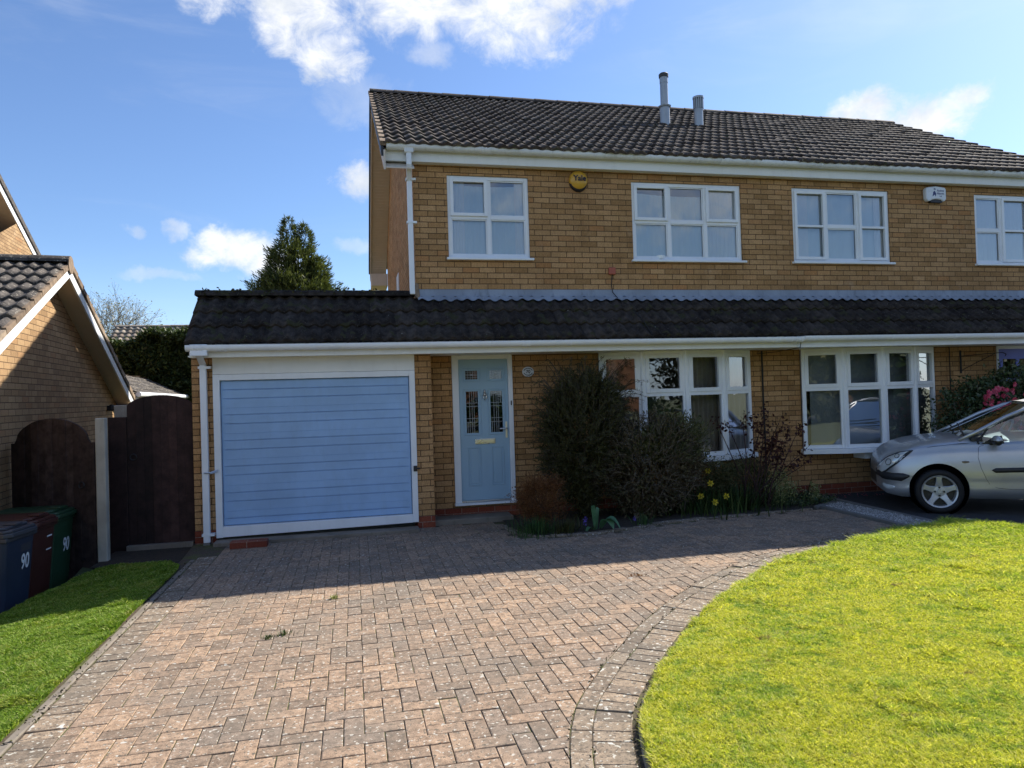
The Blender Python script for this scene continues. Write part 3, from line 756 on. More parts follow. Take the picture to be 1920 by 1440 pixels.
mb = MB()
wall(mb, XL, XR, .15, 4.86, YF, [W1, W2, W3, W4, DOOR, BAY1, BAY2, DOOR2])
for X in (XL, XR):      # gable sides with a narrow window on the left one
    pts = [(X, YF, .15), (X, 17.0, .15), (X, 17.0, rz(17.0)-.15), (X, RY, rz(RY)-.15), (X, YF, rz(YF)-.15)]
    mb.poly(pts if X > 5 else pts[::-1])
mb.quad((XR, 17, .15), (XL, 17, .15), (XL, 17, 4.9), (XR, 17, 4.9))
mb.build('wall', 'brick', house, uv=True)
mb = MB()               # red engineering brick plinth
for a, b in ((.95, 10.06), (10.92, XR)): mb.box(a, b, YF-.004, YF+.05, -.05, .148)
mb.box(XL+.12, XL+.13, YF, YF+.02, 0, .1)
mb.build('plinth', 'redbrick', house, uv=True)

# interior shell
mb = MB()
for z0, z1 in ((.16, 2.42), (2.62, 4.78)):
    for x0, x1 in ((XL+.1, 3.0), (3.1, 6.05), (6.15, 9.3), (9.4, XR-.1)):
        mb.quad((x0, 12.4, z0), (x1, 12.4, z0), (x1, 12.4, z1), (x0, 12.4, z1)); mb.quad((x0, YF+.12, z0), (x0, 12.4, z0), (x0, 12.4, z1), (x0, YF+.12, z1))
        mb.quad((x1, YF+.12, z0), (x1, YF+.12, z1), (x1, 12.4, z1), (x1, 12.4, z0)); mb.quad((x0, YF+.12, z1), (x0, 12.4, z1), (x1, 12.4, z1), (x1, YF+.12, z1))
mb.build('interior_wall', 'plaster', house)
mb = MB()
for z0 in (.155, 2.61): mb.quad((XL+.1, YF+.1, z0), (XR-.1, YF+.1, z0), (XR-.1, 12.4, z0), (XL+.1, 12.4, z0))
mb.build('interior_floor', 'carpet', house)

# ---- main roof
dsl = Vector((0, 1, PITCH)).normalized(); slen = (RY-9.17)*math.sqrt(1+PITCH**2)
roof = tiles('roof', 'tile_main', house, (.44, 9.17, 4.915), (1, 0, 0), dsl, 11.05, slen, gauge=.305, amp=.030, lap=.026, jit=.006, right=lambda s: 11.36)
mb = MB(); zr = rz(RY)+.03                            # hidden rear slope and roof deck
mb.quad((.44, RY, zr+.02), (11.75, RY, zr+.02), (11.75, 17.8, zr-PITCH*4.35), (.44, 17.8, zr-PITCH*4.35))
mb.quad((.50, 9.19, 4.885), (11.75, 9.19, 4.885), (11.75, RY, zr-.02), (.50, RY, zr-.02))
mb.build('rear_slope', 'tile_main', roof)
mb = MB(); mb.box(.86, 5.2, RY+.25, 16.8, 4.95, rz(RY)+.02); mb.build('added_shade_block', 'tile_main', house)  # unseen box added behind the ridge to shade the neighbouring gable
mb = MB(); ridge(mb, (.42, RY, zr+.02), (11.78, RY, zr+.02), .115); mb.build('ridge', 'tile_main', roof)
mb = MB()               # verge: mortar-bedded tile edges on the left gable
s = 0.0
while s < slen-.05:
    a = Vector((.40, 9.17, 4.915))+dsl*s; b = a+dsl*.295; n = Vector((0, -PITCH, 1)).normalized()
    mb.prism([a-n*.03, b-n*.045, b+n*.012, a+n*.028], (.075, 0, 0)); s += .305
mb.build('verge', 'verge', roof)
mb = MB()               # dark verge edge + bargeboard + soffit on the left gable
def rake(x0, x1, o1, o2):
    P = [(y, rz(y)) for y in (9.18, RY, 17.8)]
    mbb = MB()
    for (ya, za), (yb, zb) in zip(P, P[1:]): mbb.prism([(x0, ya, za+o1), (x0, yb, zb+o1), (x0, yb, zb+o2), (x0, ya, za+o2)], (x1-x0, 0, 0))
    return mbb
rake(.41, .44, -.10, .03).build('verge_edge', 'black', roof)
rake(.44, .465, -.27, -.02).build('bargeboard', 'soffit', house)
rake(.465, XL-.002, -.25, -.235).build('soffit', 'soffit', house)
MB().box(.45, XL-.002, 17.0, 17.78, rz(17.8)-.50, rz(17.8)-.22).build('eaves_box', 'soffit', house)
mb = MB()               # grooves of the boarded soffit: thin battens
for k in range(60):
    y = 13.5+k*.075*1.0; z = rz(y)-.252
    if y < 17.6: mb.box(.47, XL-.004, y, y+.012, z-.004, z+.002)
mb.build('soffit_board', 'soffit', house)
# side window of the gable wall
sw = MB(); sw.box(XL-.012, XL+.02, 12.9, 13.45, 3.15, 3.9); sw.build('window', 'pvc', house)

# ---- eaves: fascia, soffit, gutter
MB().box(.47, 11.75, 9.305, 9.33, 4.735, 4.90).build('fascia', 'fascia', house, bevel=.004)
MB().box(.47, XR, 9.331, YF-.001, 4.742, 4.757).build('soffit', 'fascia', house)
def gutter(name, x0, x1, y, ztop, m, parent, r=.056, brk=1.0, joints=()):
    seg = 10; prof = []
    for k in range(seg+1):
        a = math.pi+math.pi*k/seg; prof.append((y+r*math.cos(a), ztop-.018+r*math.sin(a)*.95))
    prof = [(y-r, ztop)]+prof+[(y+r, ztop)]
    inn = [(yy*.93+y*.07, zz*.93+(ztop)*.07) for yy, zz in prof][::-1]
    loop = prof+inn; mb = MB()
    mb.grid([[(x, a, b) for a, b in loop+[loop[0]]] for x in (x0, x1)])
    for x in (x0, x1): mb.poly([(x, a, b) for a, b in prof])
    g = mb.build(name, m, parent, smooth=False)
    x = x0+.35; first = None
    while x < x1:
        if first is None:
            c = MB(); c.prism([(0, a-.004*(1 if a < y else -1), b-.004) for a, b in prof], (.0145, 0, 0)); first = o = c.build('gutter_bracket', m, g); sx0 = o.location.x
        else: o = first.copy(); COL.objects.link(o)
        o.location.x = sx0+x; x += brk
    fj = None
    for x in joints:
        if fj is None:
            c = MB()
            c.grid([[(dx, y+(a-y)*k, ztop+(b-ztop)*k) for a, b in prof] for dx, k in ((0, 1.02), (.001, 1.09), (.02, 1.09), (.022, 1.04), (.05, 1.04), (.052, 1.09), (.072, 1.09), (.074, 1.04), (.10, 1.04), (.102, 1.09), (.122, 1.09), (.123, 1.02))]); fj = o = c.build('gutter_joint', m, g); sj = o.location.x
        else: o = fj.copy(); COL.objects.link(o)
        o.location.x = sj+x
    return g
gutter('gutter', .48, 11.7, 9.235, 4.928, 'gutterw', house, joints=(1.72, 5.2, 8.05, 10.4))
gutter('gutter', -1.86, 6.02, 8.655, 2.312, 'pvc', house, joints=(-1.80, -1.55, 2.05, 5.55, 5.9), brk=1.05)
gutter('gutter', 6.03, 11.3, 8.65, 2.322, 'pvc', house, joints=(6.1, 9.15), brk=1.05)
MB().box(-1.84, 5.99, 8.72, 8.745, 2.175, 2.33).build('fascia', 'fascia', house, bevel=.004)
MB().box(5.992, 11.3, 8.715, 8.745, 2.172, 2.33).build('fascia', 'pvc', house, bevel=.004)
MB().box(.95, 11.1, 8.746, YF-.001, 2.185, 2.20).build('soffit', 'fascia', house)
MB().box(-1.86, .94, 8.746, YG-.001, 2.185, 2.20).build('soffit', 'fascia', house)

def downpipe(pts, r, parent, clips=()):
    mb = MB(); n = len(pts)
    for a, b in zip(pts, pts[1:]):
        a, b = Vector(a), Vector(b); off = (Vector((r, 0, 0)), Vector((0, r, 0)))
        q = lambda p: [p+off[0]*i+off[1]*j for i, j in ((-1, -1), (1, -1), (1, 1), (-1, 1))]
        A, B = q(a), q(b); mb.add(A+B, [(0, 1, 5, 4), (1, 2, 6, 5), (2, 3, 7, 6), (3, 0, 4, 7), (3, 2, 1, 0), (4, 5, 6, 7)])
    o = mb.build('downpipe', 'pvc', parent, bevel=.008)
    for x, y, z in clips: MB().box(x-r-.015, x+r+.05, y-r-.005, y+r+.005, z-.014, z+.014).build('pipe_clip', 'pvc', o)
    return o
downpipe([(.765, 9.235, 4.88), (.765, 9.235, 4.66), (.775, YF-.05, 4.50), (.775, YF-.05, 3.0)], .033, house, [(.775, YF-.05, 4.52), (.775, YF-.05, 3.95)])
downpipe([(-1.72, 8.655, 2.27), (-1.72, 8.655, 2.19), (-1.735, 8.93, 2.10), (-1.735, 8.93, .02)], .036, house, [(-1.735, 8.93, 2.07), (-1.735, 8.93, .11)])
MB().box(-1.77, -1.70, 8.88, 8.97, -.05, .02).build('drain', 'slab', house)
MB().box(-1.81, -1.63, 8.615, 8.70, 2.19, 2.32).build('gutter_outlet', 'pvc', house, bevel=.006)
MB().box(.705, .825, 9.19, 9.285, 4.82, 4.935).build('gutter_outlet', 'gutterw', house, bevel=.006)

# ---- lean-to roof over garage, door and bays
LS = Vector((0, 9.43-8.665, 2.955-2.345)); ll = LS.length; LS.normalize()
lean = tiles('lean_to_roof', 'tile_low', house, (-1.88, 8.665, 2.325), (1, 0, 0), LS, 13.2, ll+.03, gauge=.325, amp=.034, lap=.026, jit=.0035)
mb = MB(); mb.quad((-1.86, 8.70, 2.31), (11.3, 8.70, 2.31), (11.3, 9.46, 2.91), (-1.86, 9.46, 2.91))
mb.quad((-1.88, 9.46, 3.02), (.80, 9.46, 3.02), (.80, 12.2, 2.30), (-1.88, 12.2, 2.30)); mb.build('roof_deck', 'tile_low', lean)
mb = MB(); ridge(mb, (-1.90, 9.47, 2.985), (.80, 9.47, 2.985), .10); mb.build('ridge', 'tile_low', lean)
mb = MB(); P = []       # lead flashing dressed over the rolls
for k in range(560):
    x = .845+k*(11.2-.845)/559; w = .5-.5*math.cos(2*math.pi*(x+1.88)/.15)
    jag = .012*math.sin(x*9.1)+.008*math.sin(x*23)
    P.append([(x, YF-.004, 3.075), (x, YF-.010, 3.0+jag*.2), (x, YF-.03, 2.965+w*.016), (x, YF-.115, 2.905+w**1.25*.026+jag*.4)])
mb.grid(P); fl = mb.build('lead_flashing', 'lead', house, smooth=True)
mb = MB(); mb.prism([(.80, 9.40, 2.99), (.86, 9.40, 2.93), (.88, 9.43, 2.93), (.86, YF-.006, 3.14), (.82, YF-.006, 3.16)], (0, -.02, 0)); mb.build('mortar_fillet', 'verge', lean)
n = 260; r = np.random.default_rng(21)     # moss lumps on the garage ridge and tile laps
P = np.stack([r.uniform(-1.85, .3, n), r.uniform(9.33, 9.52, n), r.uniform(3.0, 3.07, n)], 1)
V, F = leaves(P, .035, r, 1.0); np_mesh('moss', V, F, 'moss', lean)['kind'] = 'stuff'

# ---- garage body
MB().box(.73, .945, YG, YF-.003, .15, 2.19).build('brick_pier', 'brick', house, uv=True)
mb = MB(); mb.box(-1.64-.235, -1.64, YG, YG+.12, .15, 2.19)
mb.quad((-1.872, YG, .15), (-1.872, 12.2, .15), (-1.872, 12.2, 2.3), (-1.872, YG, 2.3)); mb.poly([(-1.871, 8.8, 2.3), (-1.871, 12.2, 2.3), (-1.871, 9.46, 3.0)])
mb.build('garage_wall', 'brick', house, uv=True)
mb = MB(); mb.box(-1.878, -1.638, YG-.003, YG+.12, -.1, .148); mb.build('garage_plinth', 'redbrick', house, uv=True); MB().box(.728, .948, YG-.003, YF-.01, -.06, .148).build('pier_plinth', 'redbrick', house, uv=True)
MB().box(-1.60, .70, 9.35, 9.37, 0, 2.2).build('garage_interior', 'black', house)
gd = thing('garage_door', (-.45, YG, 0), None, None); 
attach(gd, house)
gd.location = Vector((-.45, YG, 0))-worldloc(house)
fm = MB()
fm.box(-1.64, -1.565, YG-.03, YG+.05, .085, 1.985); fm.box(.668, .738, YG-.03, YG+.05, .085, 1.985); fm.box(-1.565, .668, YG-.03, YG+.05, 1.915, 1.985)
fm.add([(-1.565, YG-.032, .06), (.668, YG-.032, .082), (.668, YG-.032, .185), (-1.565, YG-.032, .185), (-1.565, YG+.05, .06), (.668, YG+.05, .082), (.668, YG+.05, .185), (-1.565, YG+.05, .185)],
       [(0, 1, 2, 3), (3, 2, 6, 7), (7, 6, 5, 4), (0, 4, 5, 1), (0, 3, 7, 4), (1, 5, 6, 2)])
fm.box(-1.64, -1.565, YG-.03, YG+.05, .055, .085)
fm.build('frame', 'pvc', gd, bevel=.004)
MB().box(-1.64, .738, YG-.022, YG+.05, 1.988, 2.186).build('header_panel', 'fascia', gd, bevel=.003)
# up and over leaf with pressed horizontal ribs
z0, z1 = .19, 1.912; Hh = z1-z0; gr = [.064, .126, .238, .30, .416, .479, .594, .655, .776, .836, .952]; prof = [(z1, .012), (z1-.012, .0)]
for g in gr:
    z = z1-g*Hh; prof += [(z+.007, 0.0), (z+.003, .014), (z-.003, .014), (z-.006, -.002)]
for a, b in zip(gr[1::2], gr[2::2]):
    z = z1-(a*.42+b*.58)*Hh; prof += [(z+.004, .0), (z, .0035), (z-.004, .0)]
prof.append((z0+.01, 0)); prof.append((z0, .012)); prof.sort(key=lambda q: -q[0])
xs = [-1.562, -1.552, -1.505, -1.495, .60, .61, .655, .665]
P = []
for z, d in prof: P.append([(x, YG+.018+(d if 1 < i < 6 else (0.0 if 0 < i < 7 else .012)), z) for i, x in enumerate(xs)])
MB().grid(P).build('door_panel', 'garageblue', gd)
lk = MB(); lk.box(.69, .735, YG-.055, YG-.03, .72, .79); lk.box(.735, .77, YG-.05, YG-.032, .745, .765); lk.build('lock', 'black', gd, bevel=.005)
bt = MB(); bt.tube([(-1.745, 8.89, .835), (-1.68, 8.89, .835), (-1.60, 8.95, .86)], .009); bt.tube([(-1.68, 8.89, .825), (-1.60, 8.95, .84)], .006); bt.build('bracket', 'steel', gd)

# ---- windows
def pane_frame(fr, gl, x0, x1, z0, z1, y, w=.05, opener=False, gy=.03, bar=None):
    if opener:
        ww = .045
        fr.box(x0, x0+ww, y-.018, y+.03, z0, z1); fr.box(x1-ww, x1, y-.018, y+.03, z0, z1)
        fr.box(x0+ww, x1-ww, y-.018, y+.03, z0, z0+ww); fr.box(x0+ww, x1-ww, y-.018, y+.03, z1-ww, z1)
        x0, x1, z0, z1 = x0+ww, x1-ww, z0+ww, z1-ww
        if bar: fr.box(x0, x1, y-.014, y+.028, bar-.018, bar+.018)
    else:
        ww = .016       # glazing bead
        fr.box(x0, x0+ww, y+.012, y+.03, z0, z1); fr.box(x1-ww, x1, y+.012, y+.03, z0, z1); fr.box(x0+ww, x1-ww, y+.012, y+.03, z0, z0+ww); fr.box(x0+ww, x1-ww, y+.012, y+.03, z1-ww, z1)
    gl.append((x0, x1, z0, z1))
def window(spec, cols, tf, openers, tall=(), y=YF+.02):
    x0, x1, z0, z1 = spec; fr = MB(); gl = []; fw = .052; mw = .05
    e = thing('window', ((x0+x1)/2, y, z0), None, None); e.parent = house; e.location = Vector(((x0+x1)/2, y, z0))-worldloc(house)
    fr.box(x0, x0+fw, y, y+.06, z0, z1); fr.box(x1-fw, x1, y, y+.06, z0, z1); fr.box(x0+fw, x1-fw, y, y+.06, z0, z0+fw); fr.box(x0+fw, x1-fw, y, y+.06, z1-fw, z1)
    cx = [x0+fw]+[x0+(x1-x0)*c for c in cols]+[x1-fw]; zt = z0+(z1-z0)*tf
    for i in range(1, len(cx)-1): fr.box(cx[i]-mw/2, cx[i]+mw/2, y+.002, y+.058, z0+fw, z1-fw)
    for i in range(len(cx)-1):
        a = cx[i]+(mw/2 if i else 0); b = cx[i+1]-(mw/2 if i < len(cx)-2 else 0)
        if i in tall: pane_frame(fr, gl, a-.012, b+.012, z0+fw-.012, z1-fw+.012, y-.004, opener=True, bar=zt); continue
        fr.box(a, b, y+.002, y+.058, zt-mw/2, zt+mw/2)
        pane_frame(fr, gl, a, b, z0+fw, zt-mw/2, y, opener=False)
        op = i in openers; pane_frame(fr, gl, a-(.012 if op else 0), b+(.012 if op else 0), zt+mw/2-(.012 if op else 0), z1-fw+(.012 if op else 0), y-(.003 if op else 0), opener=op)
    fr.build('frame', 'pvc', e, bevel=.004)
    for a, b, c, d in gl: MB().quad((a, y+.032, c), (b, y+.032, c), (b, y+.032, d), (a, y+.032, d)).build('pane', 'glass', e)
    MB().box(x0-.03, x1+.045, y-.075, y, z0-.028, z0+.004).build('sill', 'pvc', e, bevel=.006)
    return e
window(W1, [.50], .50, {0}); window(W2, [1/3, 2/3], .50, {0, 2}); window(W3, [.345, .675], .49, set(), {0, 2}); window(W4, [.46], .49, set(), {1})

def bow(x0, w, name):
    z0, z1 = .70, 2.18; fr_ = (0, .235, .5, .765, 1); dp = (0, .22, .30, .22, 0); y0 = 9.405
    P = [Vector((x0+w*f, y0-d, 0)) for f, d in zip(fr_, dp)]
    e = thing('bay_window', (x0+w/2, y0, z0), None, None); e.parent = house; e.location = Vector((x0+w/2, y0, z0))-worldloc(house)
    fr = MB(); zt = z0+.885
    def slab(a, b, za, zb, o0, o1, mb=fr):
        d = (b-a).normalized(); n = Vector((d.y, -d.x, 0))      # outward (towards -Y)
        q = [a+n*o1, b+n*o1, b+n*o0, a+n*o0]
        mb.add([(p.x, p.y, za) for p in q]+[(p.x, p.y, zb) for p in q], [(0, 3, 2, 1), (4, 5, 6, 7), (0, 1, 5, 4), (1, 2, 6, 5), (2, 3, 7, 6), (3, 0, 4, 7)])
    panes = []
    for i in range(4):
        a, b = P[i], P[i+1]; d = (b-a).normalized(); L = (b-a).length
        pt = lambda s: a+d*s
        slab(pt(0), pt(.055), z0, z1, -.03, .03); slab(pt(L-.055), pt(L), z0, z1, -.03, .03)
        slab(pt(.055), pt(L-.055), z0, z0+.055, -.03, .028); slab(pt(.055), pt(L-.055), z1-.055, z1, -.03, .028); slab(pt(.055), pt(L-.055), zt-.03, zt+.03, -.03, .027)
        # top opener sash
        u0, u1, v0, v1 = .045, L-.045, zt+.02, z1-.045
        slab(pt(u0), pt(u0+.052), v0, v1, .0, .042); slab(pt(u1-.052), pt(u1), v0, v1, .0, .042); slab(pt(u0+.052), pt(u1-.052), v0, v0+.052, .0, .042); slab(pt(u0+.052), pt(u1-.052), v1-.052, v1, .0, .042)
        for (s0, s1, c, dd) in ((.055, L-.055, z0+.055, zt-.03), (u0+.05, u1-.05, v0+.05, v1-.05)):
            A, B = pt(s0), pt(s1); panes.append([(A.x, A.y, c), (B.x, B.y, c), (B.x, B.y, dd), (A.x, A.y, dd)])
    for p in P[1:-1]: fr.tube([(p.x, p.y-.012, z0), (p.x, p.y-.012, z1)], .035, 10)
    fr.build('frame', 'pvc', e, bevel=.003)
    for q in panes: MB().poly(q).build('pane', 'glass', e)
    out = [(x0-.03, YF-.002)]+[(p.x+(p.x-(x0+w/2))*.05, p.y-.085) for p in P]+[(x0+w+.05, YF-.002)]
    sl = MB().prism([(a, b, z0-.075) for a, b in out], (0, 0, .072)); sl.build('sill', 'pvc', e, bevel=.006)
    top = [(x0, YF-.002)]+[(p.x, p.y-.02) for p in P]+[(x0+w, YF-.002)]
    MB().prism([(a, b, z1) for a, b in top], (0, 0, .006)).build('head', 'pvc', e)
    MB().box(x0+.70*w if name == 'a' else x0+.37*w, x0+.70*w+.05 if name == 'a' else x0+.37*w+.20, 9.17, 9.42, .53, .62).build('support_bracket', 'pvc', e)
    inner = [(x0+.02, 9.43)]+[(p.x, p.y+.05) for p in P]+[(x0+w-.02, 9.43)]
    MB().poly([(a, b, z0+.01) for a, b in inner]).build('inner_sill', 'pvc', e)
    return P
PB1 = bow(3.335, 2.31, 'a'); PB2 = bow(6.505, 2.31, 'b')

def cloth(name, label, cat, x0, x1, z0, z1, y, m, amp=.02, per=.11, sag=0.0, group=None, n=None):
    n = n or max(12, int((x1-x0)/per*8)); P = []
    for j in range(5):
        row = []
        for i in range(n+1):
            t = i/n; x = x0+(x1-x0)*t; zz = z1-sag*math.sin(math.pi*t)**.6
            z = z0+(zz-z0)*j/4; row.append((x, y+amp*math.sin(2*math.pi*x/per+.8*math.sin(x*7))*(1-.25*j/4), z))
        P.append(row)
    o = MB().grid(P).build(name, m, smooth=True); return tag(o, label, cat, group)
G = 'curtains behind the windows'
cloth('net_curtain', 'pale net curtain filling the two-pane-wide upstairs window beside the downpipe', 'curtain', 1.31, 2.38, 3.52, 4.53, YF+.095, 'net', .006, .09, .03, G)
cloth('drape', 'white drape at the left inside the two-pane-wide upstairs window beside the downpipe', 'curtain', 1.36, 1.52, 3.52, 4.55, YF+.083, 'netwhite', .004, .04, 0, G)
cloth('drape', 'white drape at the right inside the two-pane-wide upstairs window beside the downpipe', 'curtain', 2.22, 2.36, 3.52, 4.55, YF+.083, 'netwhite', .004, .05, 0, G)
cloth('net_curtain', 'pale sagging net curtain across the three-pane-wide upstairs window above the red box', 'curtain', 3.95, 5.59, 3.52, 4.50, YF+.095, 'net', .006, .09, .05, G)
cloth('drape', 'pleated white drape in the right third of the upstairs window above the red box', 'curtain', 5.13, 5.58, 3.52, 4.56, YF+.08, 'netwhite', .006, .07, 0, G)
cloth('drape', 'plain white drape at the left of the three-pane window left of the white alarm box', 'curtain', 6.51, 6.79, 3.52, 4.58, YF+.088, 'netwhite', .006, .12, 0, G)
cloth('net_curtain', 'grey-blue cloth behind the three-pane window left of the white alarm box', 'curtain', 6.79, 8.12, 3.52, 4.56, YF+.12, 'net', .01, .2, 0, G)
cloth('drape', 'narrow white drape at the right of the three-pane window left of the white alarm box', 'curtain', 7.96, 8.12, 3.52, 4.57, YF+.095, 'netwhite', .006, .08, 0, G)
cloth('blind', 'white vertical-strip blind in the window at the right edge of the upper wall', 'blind', 9.79, 10.85, 3.52, 4.54, YF+.088, 'netwhite', .006, .09, 0, G)
cloth('curtain', 'beige pleated curtain at the right end of the bay window behind the shrubs', 'curtain', 5.12, 5.60, .74, 2.14, YF-.02, 'curtain', .025, .09, 0, G)
cloth('curtain', 'beige pleated curtain at the left end of the bay window behind the shrubs', 'curtain', 3.40, 3.62, .74, 2.14, YF-.01, 'curtain', .025, .09, 0, G)
cloth('blind', 'sheer grey blind drawn across the bay window beside the parked car', 'blind', 6.62, 8.35, .74, 2.14, YF-.06, 'blindgrey', .004, .3, 0, G)
cloth('net_curtain', 'sheer pale curtain inside the middle of the bay window behind the shrubs', 'curtain', 4.70, 5.10, .74, 2.14, YF-.03, 'curtain', .02, .07, 0, G)
cloth('curtain', 'grey curtain at the right end of the bay window beside the parked car', 'curtain', 8.35, 8.75, .74, 2.14, YF+.04, 'blindgrey', .012, .12, 0, G)
tag(MB().lathe([(0, 0), (.045, 0), (.05, .02), (.065, .05), (.06, .055), (0, .05)], (4.35, YF+.05, 3.52), 'Z', 16).build('bowl', 'netwhite', smooth=True), 'small white bowl on the sill of the upstairs window above the red box', 'bowl')

# ---- front door
def front_door():
    e = thing('front_door', (1.68, YF, .19), None, None); e.parent = house; e.location = Vector((1.68, YF, .19))-worldloc(house)
    x0, x1, z0, z1 = DOOR; z1 = 2.185; y = YF-.03; fr = MB()
    fr.box(x0, x0+.088, y, y+.09, z0+.03, z1); fr.box(x1-.062, x1, y, y+.09, z0+.03, z1); fr.box(x0+.088, x1-.062, y, y+.09, z1-.055, z1)
    fr.box(x0-.01, x1+.01, y-.05, y+.08, z0, z0+.03)
    fr.build('frame', 'pvc', e, bevel=.005)
    a, b, c, d = x0+.090, x1-.064, z0+.055, z1-.058; Y = y+.035
    W = b-a; fx = lambda f: a+W*f
    holes = [(fx(.14), fx(.385), 1.862, 1.978), (fx(.635), fx(.88), 1.862, 1.978), (fx(.14), fx(.385), 1.14, 1.70), (fx(.635), fx(.88), 1.14, 1.70)]
    lf = MB(); wall(lf, a, b, c, d, Y, holes, .02)
    ob = []
    for (p, q, r_, s_) in holes: ob.append((p-.038, q+.038, r_-.03, s_+.03))
    ob += [(fx(.155), fx(.41), .43, .95), (fx(.63), fx(.885), .43, .95)]
    for i, (p, q, r_, s_) in enumerate(ob):        # raised mouldings
        t_ = .012
        for bx in ((p, p+t_, r_, s_), (q-t_, q, r_, s_), (p+t_, q-t_, r_, r_+t_), (p+t_, q-t_, s_-t_, s_)): lf.box(bx[0], bx[1], Y-.009, Y-.0005, bx[2], bx[3])
        if i >= 4: lf.box(p+.035, q-.035, Y-.007, Y-.0005, r_+.035, s_-.035)
    leaf = lf.build('door_leaf', 'doorblue', e, bevel=.004)
    for i, (p, q, r_, s_) in enumerate(holes):
        MB().quad((p, Y+.015, r_), (q, Y+.015, r_), (q, Y+.015, s_), (p, Y+.015, s_)).build('pane', 'leadglass', e)
        l = MB(); w = .0026; yy = Y+.0135
        def vb(x, za, zb): l.box(x-w, x+w, yy-.003, yy, za, zb)
        def hb(z, xa, xb): l.box(xa, xb, yy-.0035, yy-.0005, z-w, z+w)
        Wp, Hp = q-p, s_-r_
        if i < 2:
            for f in (.22, .42, .62, .82): vb(p+Wp*f, r_, s_)
            for f in (.2, .45, .6, .85): hb(r_+Hp*f, p, q)
            l.box(p+Wp*.42, p+Wp*.62, yy-.004, yy-.001, r_+Hp*.45, r_+Hp*.6)
        else:
            for f in (.3, .5, .66): vb(p+Wp*f, r_, s_)
            for f in (.26, .35, .64, .72): hb(r_+Hp*f, p, q)
            vb(p+Wp*.12, r_, r_+Hp*.26); vb(p+Wp*.85, r_+Hp*.72, s_)
        l.build('leadwork', 'galv', e)
    hd = MB(); hd.box(fx(.925), fx(.965), Y-.012, Y, 1.06, 1.28); hd.tube([(fx(.945), Y-.01, 1.19), (fx(.945), Y-.05, 1.19), (fx(.93), Y-.055, 1.19), (fx(.80), Y-.05, 1.187)], .010, 8); hd.build('handle', 'steel', e, bevel=.003)
    kn = MB(); kn.tube([(fx(.52), Y-.01, 1.72), (fx(.52), Y-.018, 1.68)], [.006, .016], 8); kn.lathe([(.0, .0), (.022, .004), (.024, .02), (.012, .035), (0, .036)], (fx(.52), Y-.04, 1.655), 'Y', 12)
    kn.tube([(fx(.52)-.016, Y-.028, 1.66), (fx(.52)-.02, Y-.032, 1.61), (fx(.52), Y-.034, 1.575), (fx(.52)+.02, Y-.032, 1.61), (fx(.52)+.016, Y-.028, 1.66)], .007, 8); kn.build('knocker', 'steel', e, smooth=True)
    lb = MB(); lb.box(fx(.30), fx(.71), Y-.012, Y, .99, 1.062); lb.box(fx(.32), fx(.69), Y-.02, Y-.012, 1.005, 1.052); lb.build('letter_plate', 'steel', e, bevel=.004)
    tp = MB(); tp.box(a, b, Y-.03, Y+.02, c-.022, c-.002); tp.build('threshold', 'steel', e, bevel=.003)
    sp = MB(); sp.box(x1-.035, x1-.022, y-.01, y, 1.50, 1.56); sp.build('bell_push', 'black', e)
front_door()
def side_door():
    e = thing('front_door', (10.5, YF, .19), None, None); e.parent = house; e.location = Vector((10.5, YF, .19))-worldloc(house)
    x0, x1, z0, z1 = DOOR2; y = YF-.02; fr = MB()
    fr.box(x0, x0+.03, y, y+.08, z0, 2.18); fr.box(x1-.03, x1, y, y+.08, z0, 2.18); fr.box(x0+.03, x1-.03, y, y+.08, 2.13, 2.18); fr.build('frame', 'pvc', e)
    a, b = x0+.032, x1-.032; W = b-a; lf = MB(); rows = [(.32, .80), (.86, 1.22), (1.28, 1.60), (1.66, 1.97)]
    holes = [(a+W*f, a+W*g, c, d) for (c, d) in rows[1:] for (f, g) in ((.13, .46), (.54, .87))]
    wall(lf, a, b, .17, 2.128, y+.03, holes, .02)
    for (p, q, r_, s_) in holes:
        MB().quad((p, y+.045, r_), (q, y+.045, r_), (q, y+.045, s_), (p, y+.045, s_)).build('pane', 'leadglass', e)
    lf.build('door_leaf', 'purple', e)
side_door()

# ---- flues on the roof
def flue(x, y, ztop, kind):
    zb = 4.905+PITCH*(y-9.17)-.1; m = MB()
    if kind == 0:
        e = thing('flue_pipe', (x, y, zb), 'tall pale metal flue pipe with black cap standing on the roof', 'flue')
        m.lathe([(.088, zb), (.088, zb+.42), (.105, zb+.425), (.115, zb+.45), (.070, zb+.47), (.070, ztop-.18), (.074, ztop-.178), (.074, ztop-.03)], (x, y, 0), 'Z', 20); m.build('pipe', 'galv', e, smooth=False)
        MB().lathe([(.085, ztop-.075), (.088, ztop-.02), (.07, ztop), (.055, ztop), (.05, ztop-.06)], (x, y, 0), 'Z', 20).build('cap', 'galvdark', e)
    else:
        e = thing('flue_terminal', (x, y, zb), 'short stubby metal flue with slotted top on the roof beside the tall one', 'flue')
        m.lathe([(.078, zb), (.078, zb+.40), (.083, zb+.40), (.083, zb+.43)], (x, y, 0), 'Z', 20); m.build('pipe', 'galv', e)
        c = MB(); c.lathe([(.060, zb+.43), (.060, ztop-.03)], (x, y, 0), 'Z', 16)
        for k in range(16):
            a = 2*math.pi*k/16; c.prism([(x+math.cos(a+s_)*rr, y+math.sin(a+s_)*rr, zb+.43) for s_, rr in ((-.10, .078), (.10, .078), (.10, .094), (-.10, .094))], (0, 0, ztop-zb-.46))
        c.lathe([(.0, ztop), (.10, ztop-.005), (.10, ztop-.04), (.0, ztop-.04)], (x, y, 0), 'Z', 20); c.build('cap', 'galv', e)
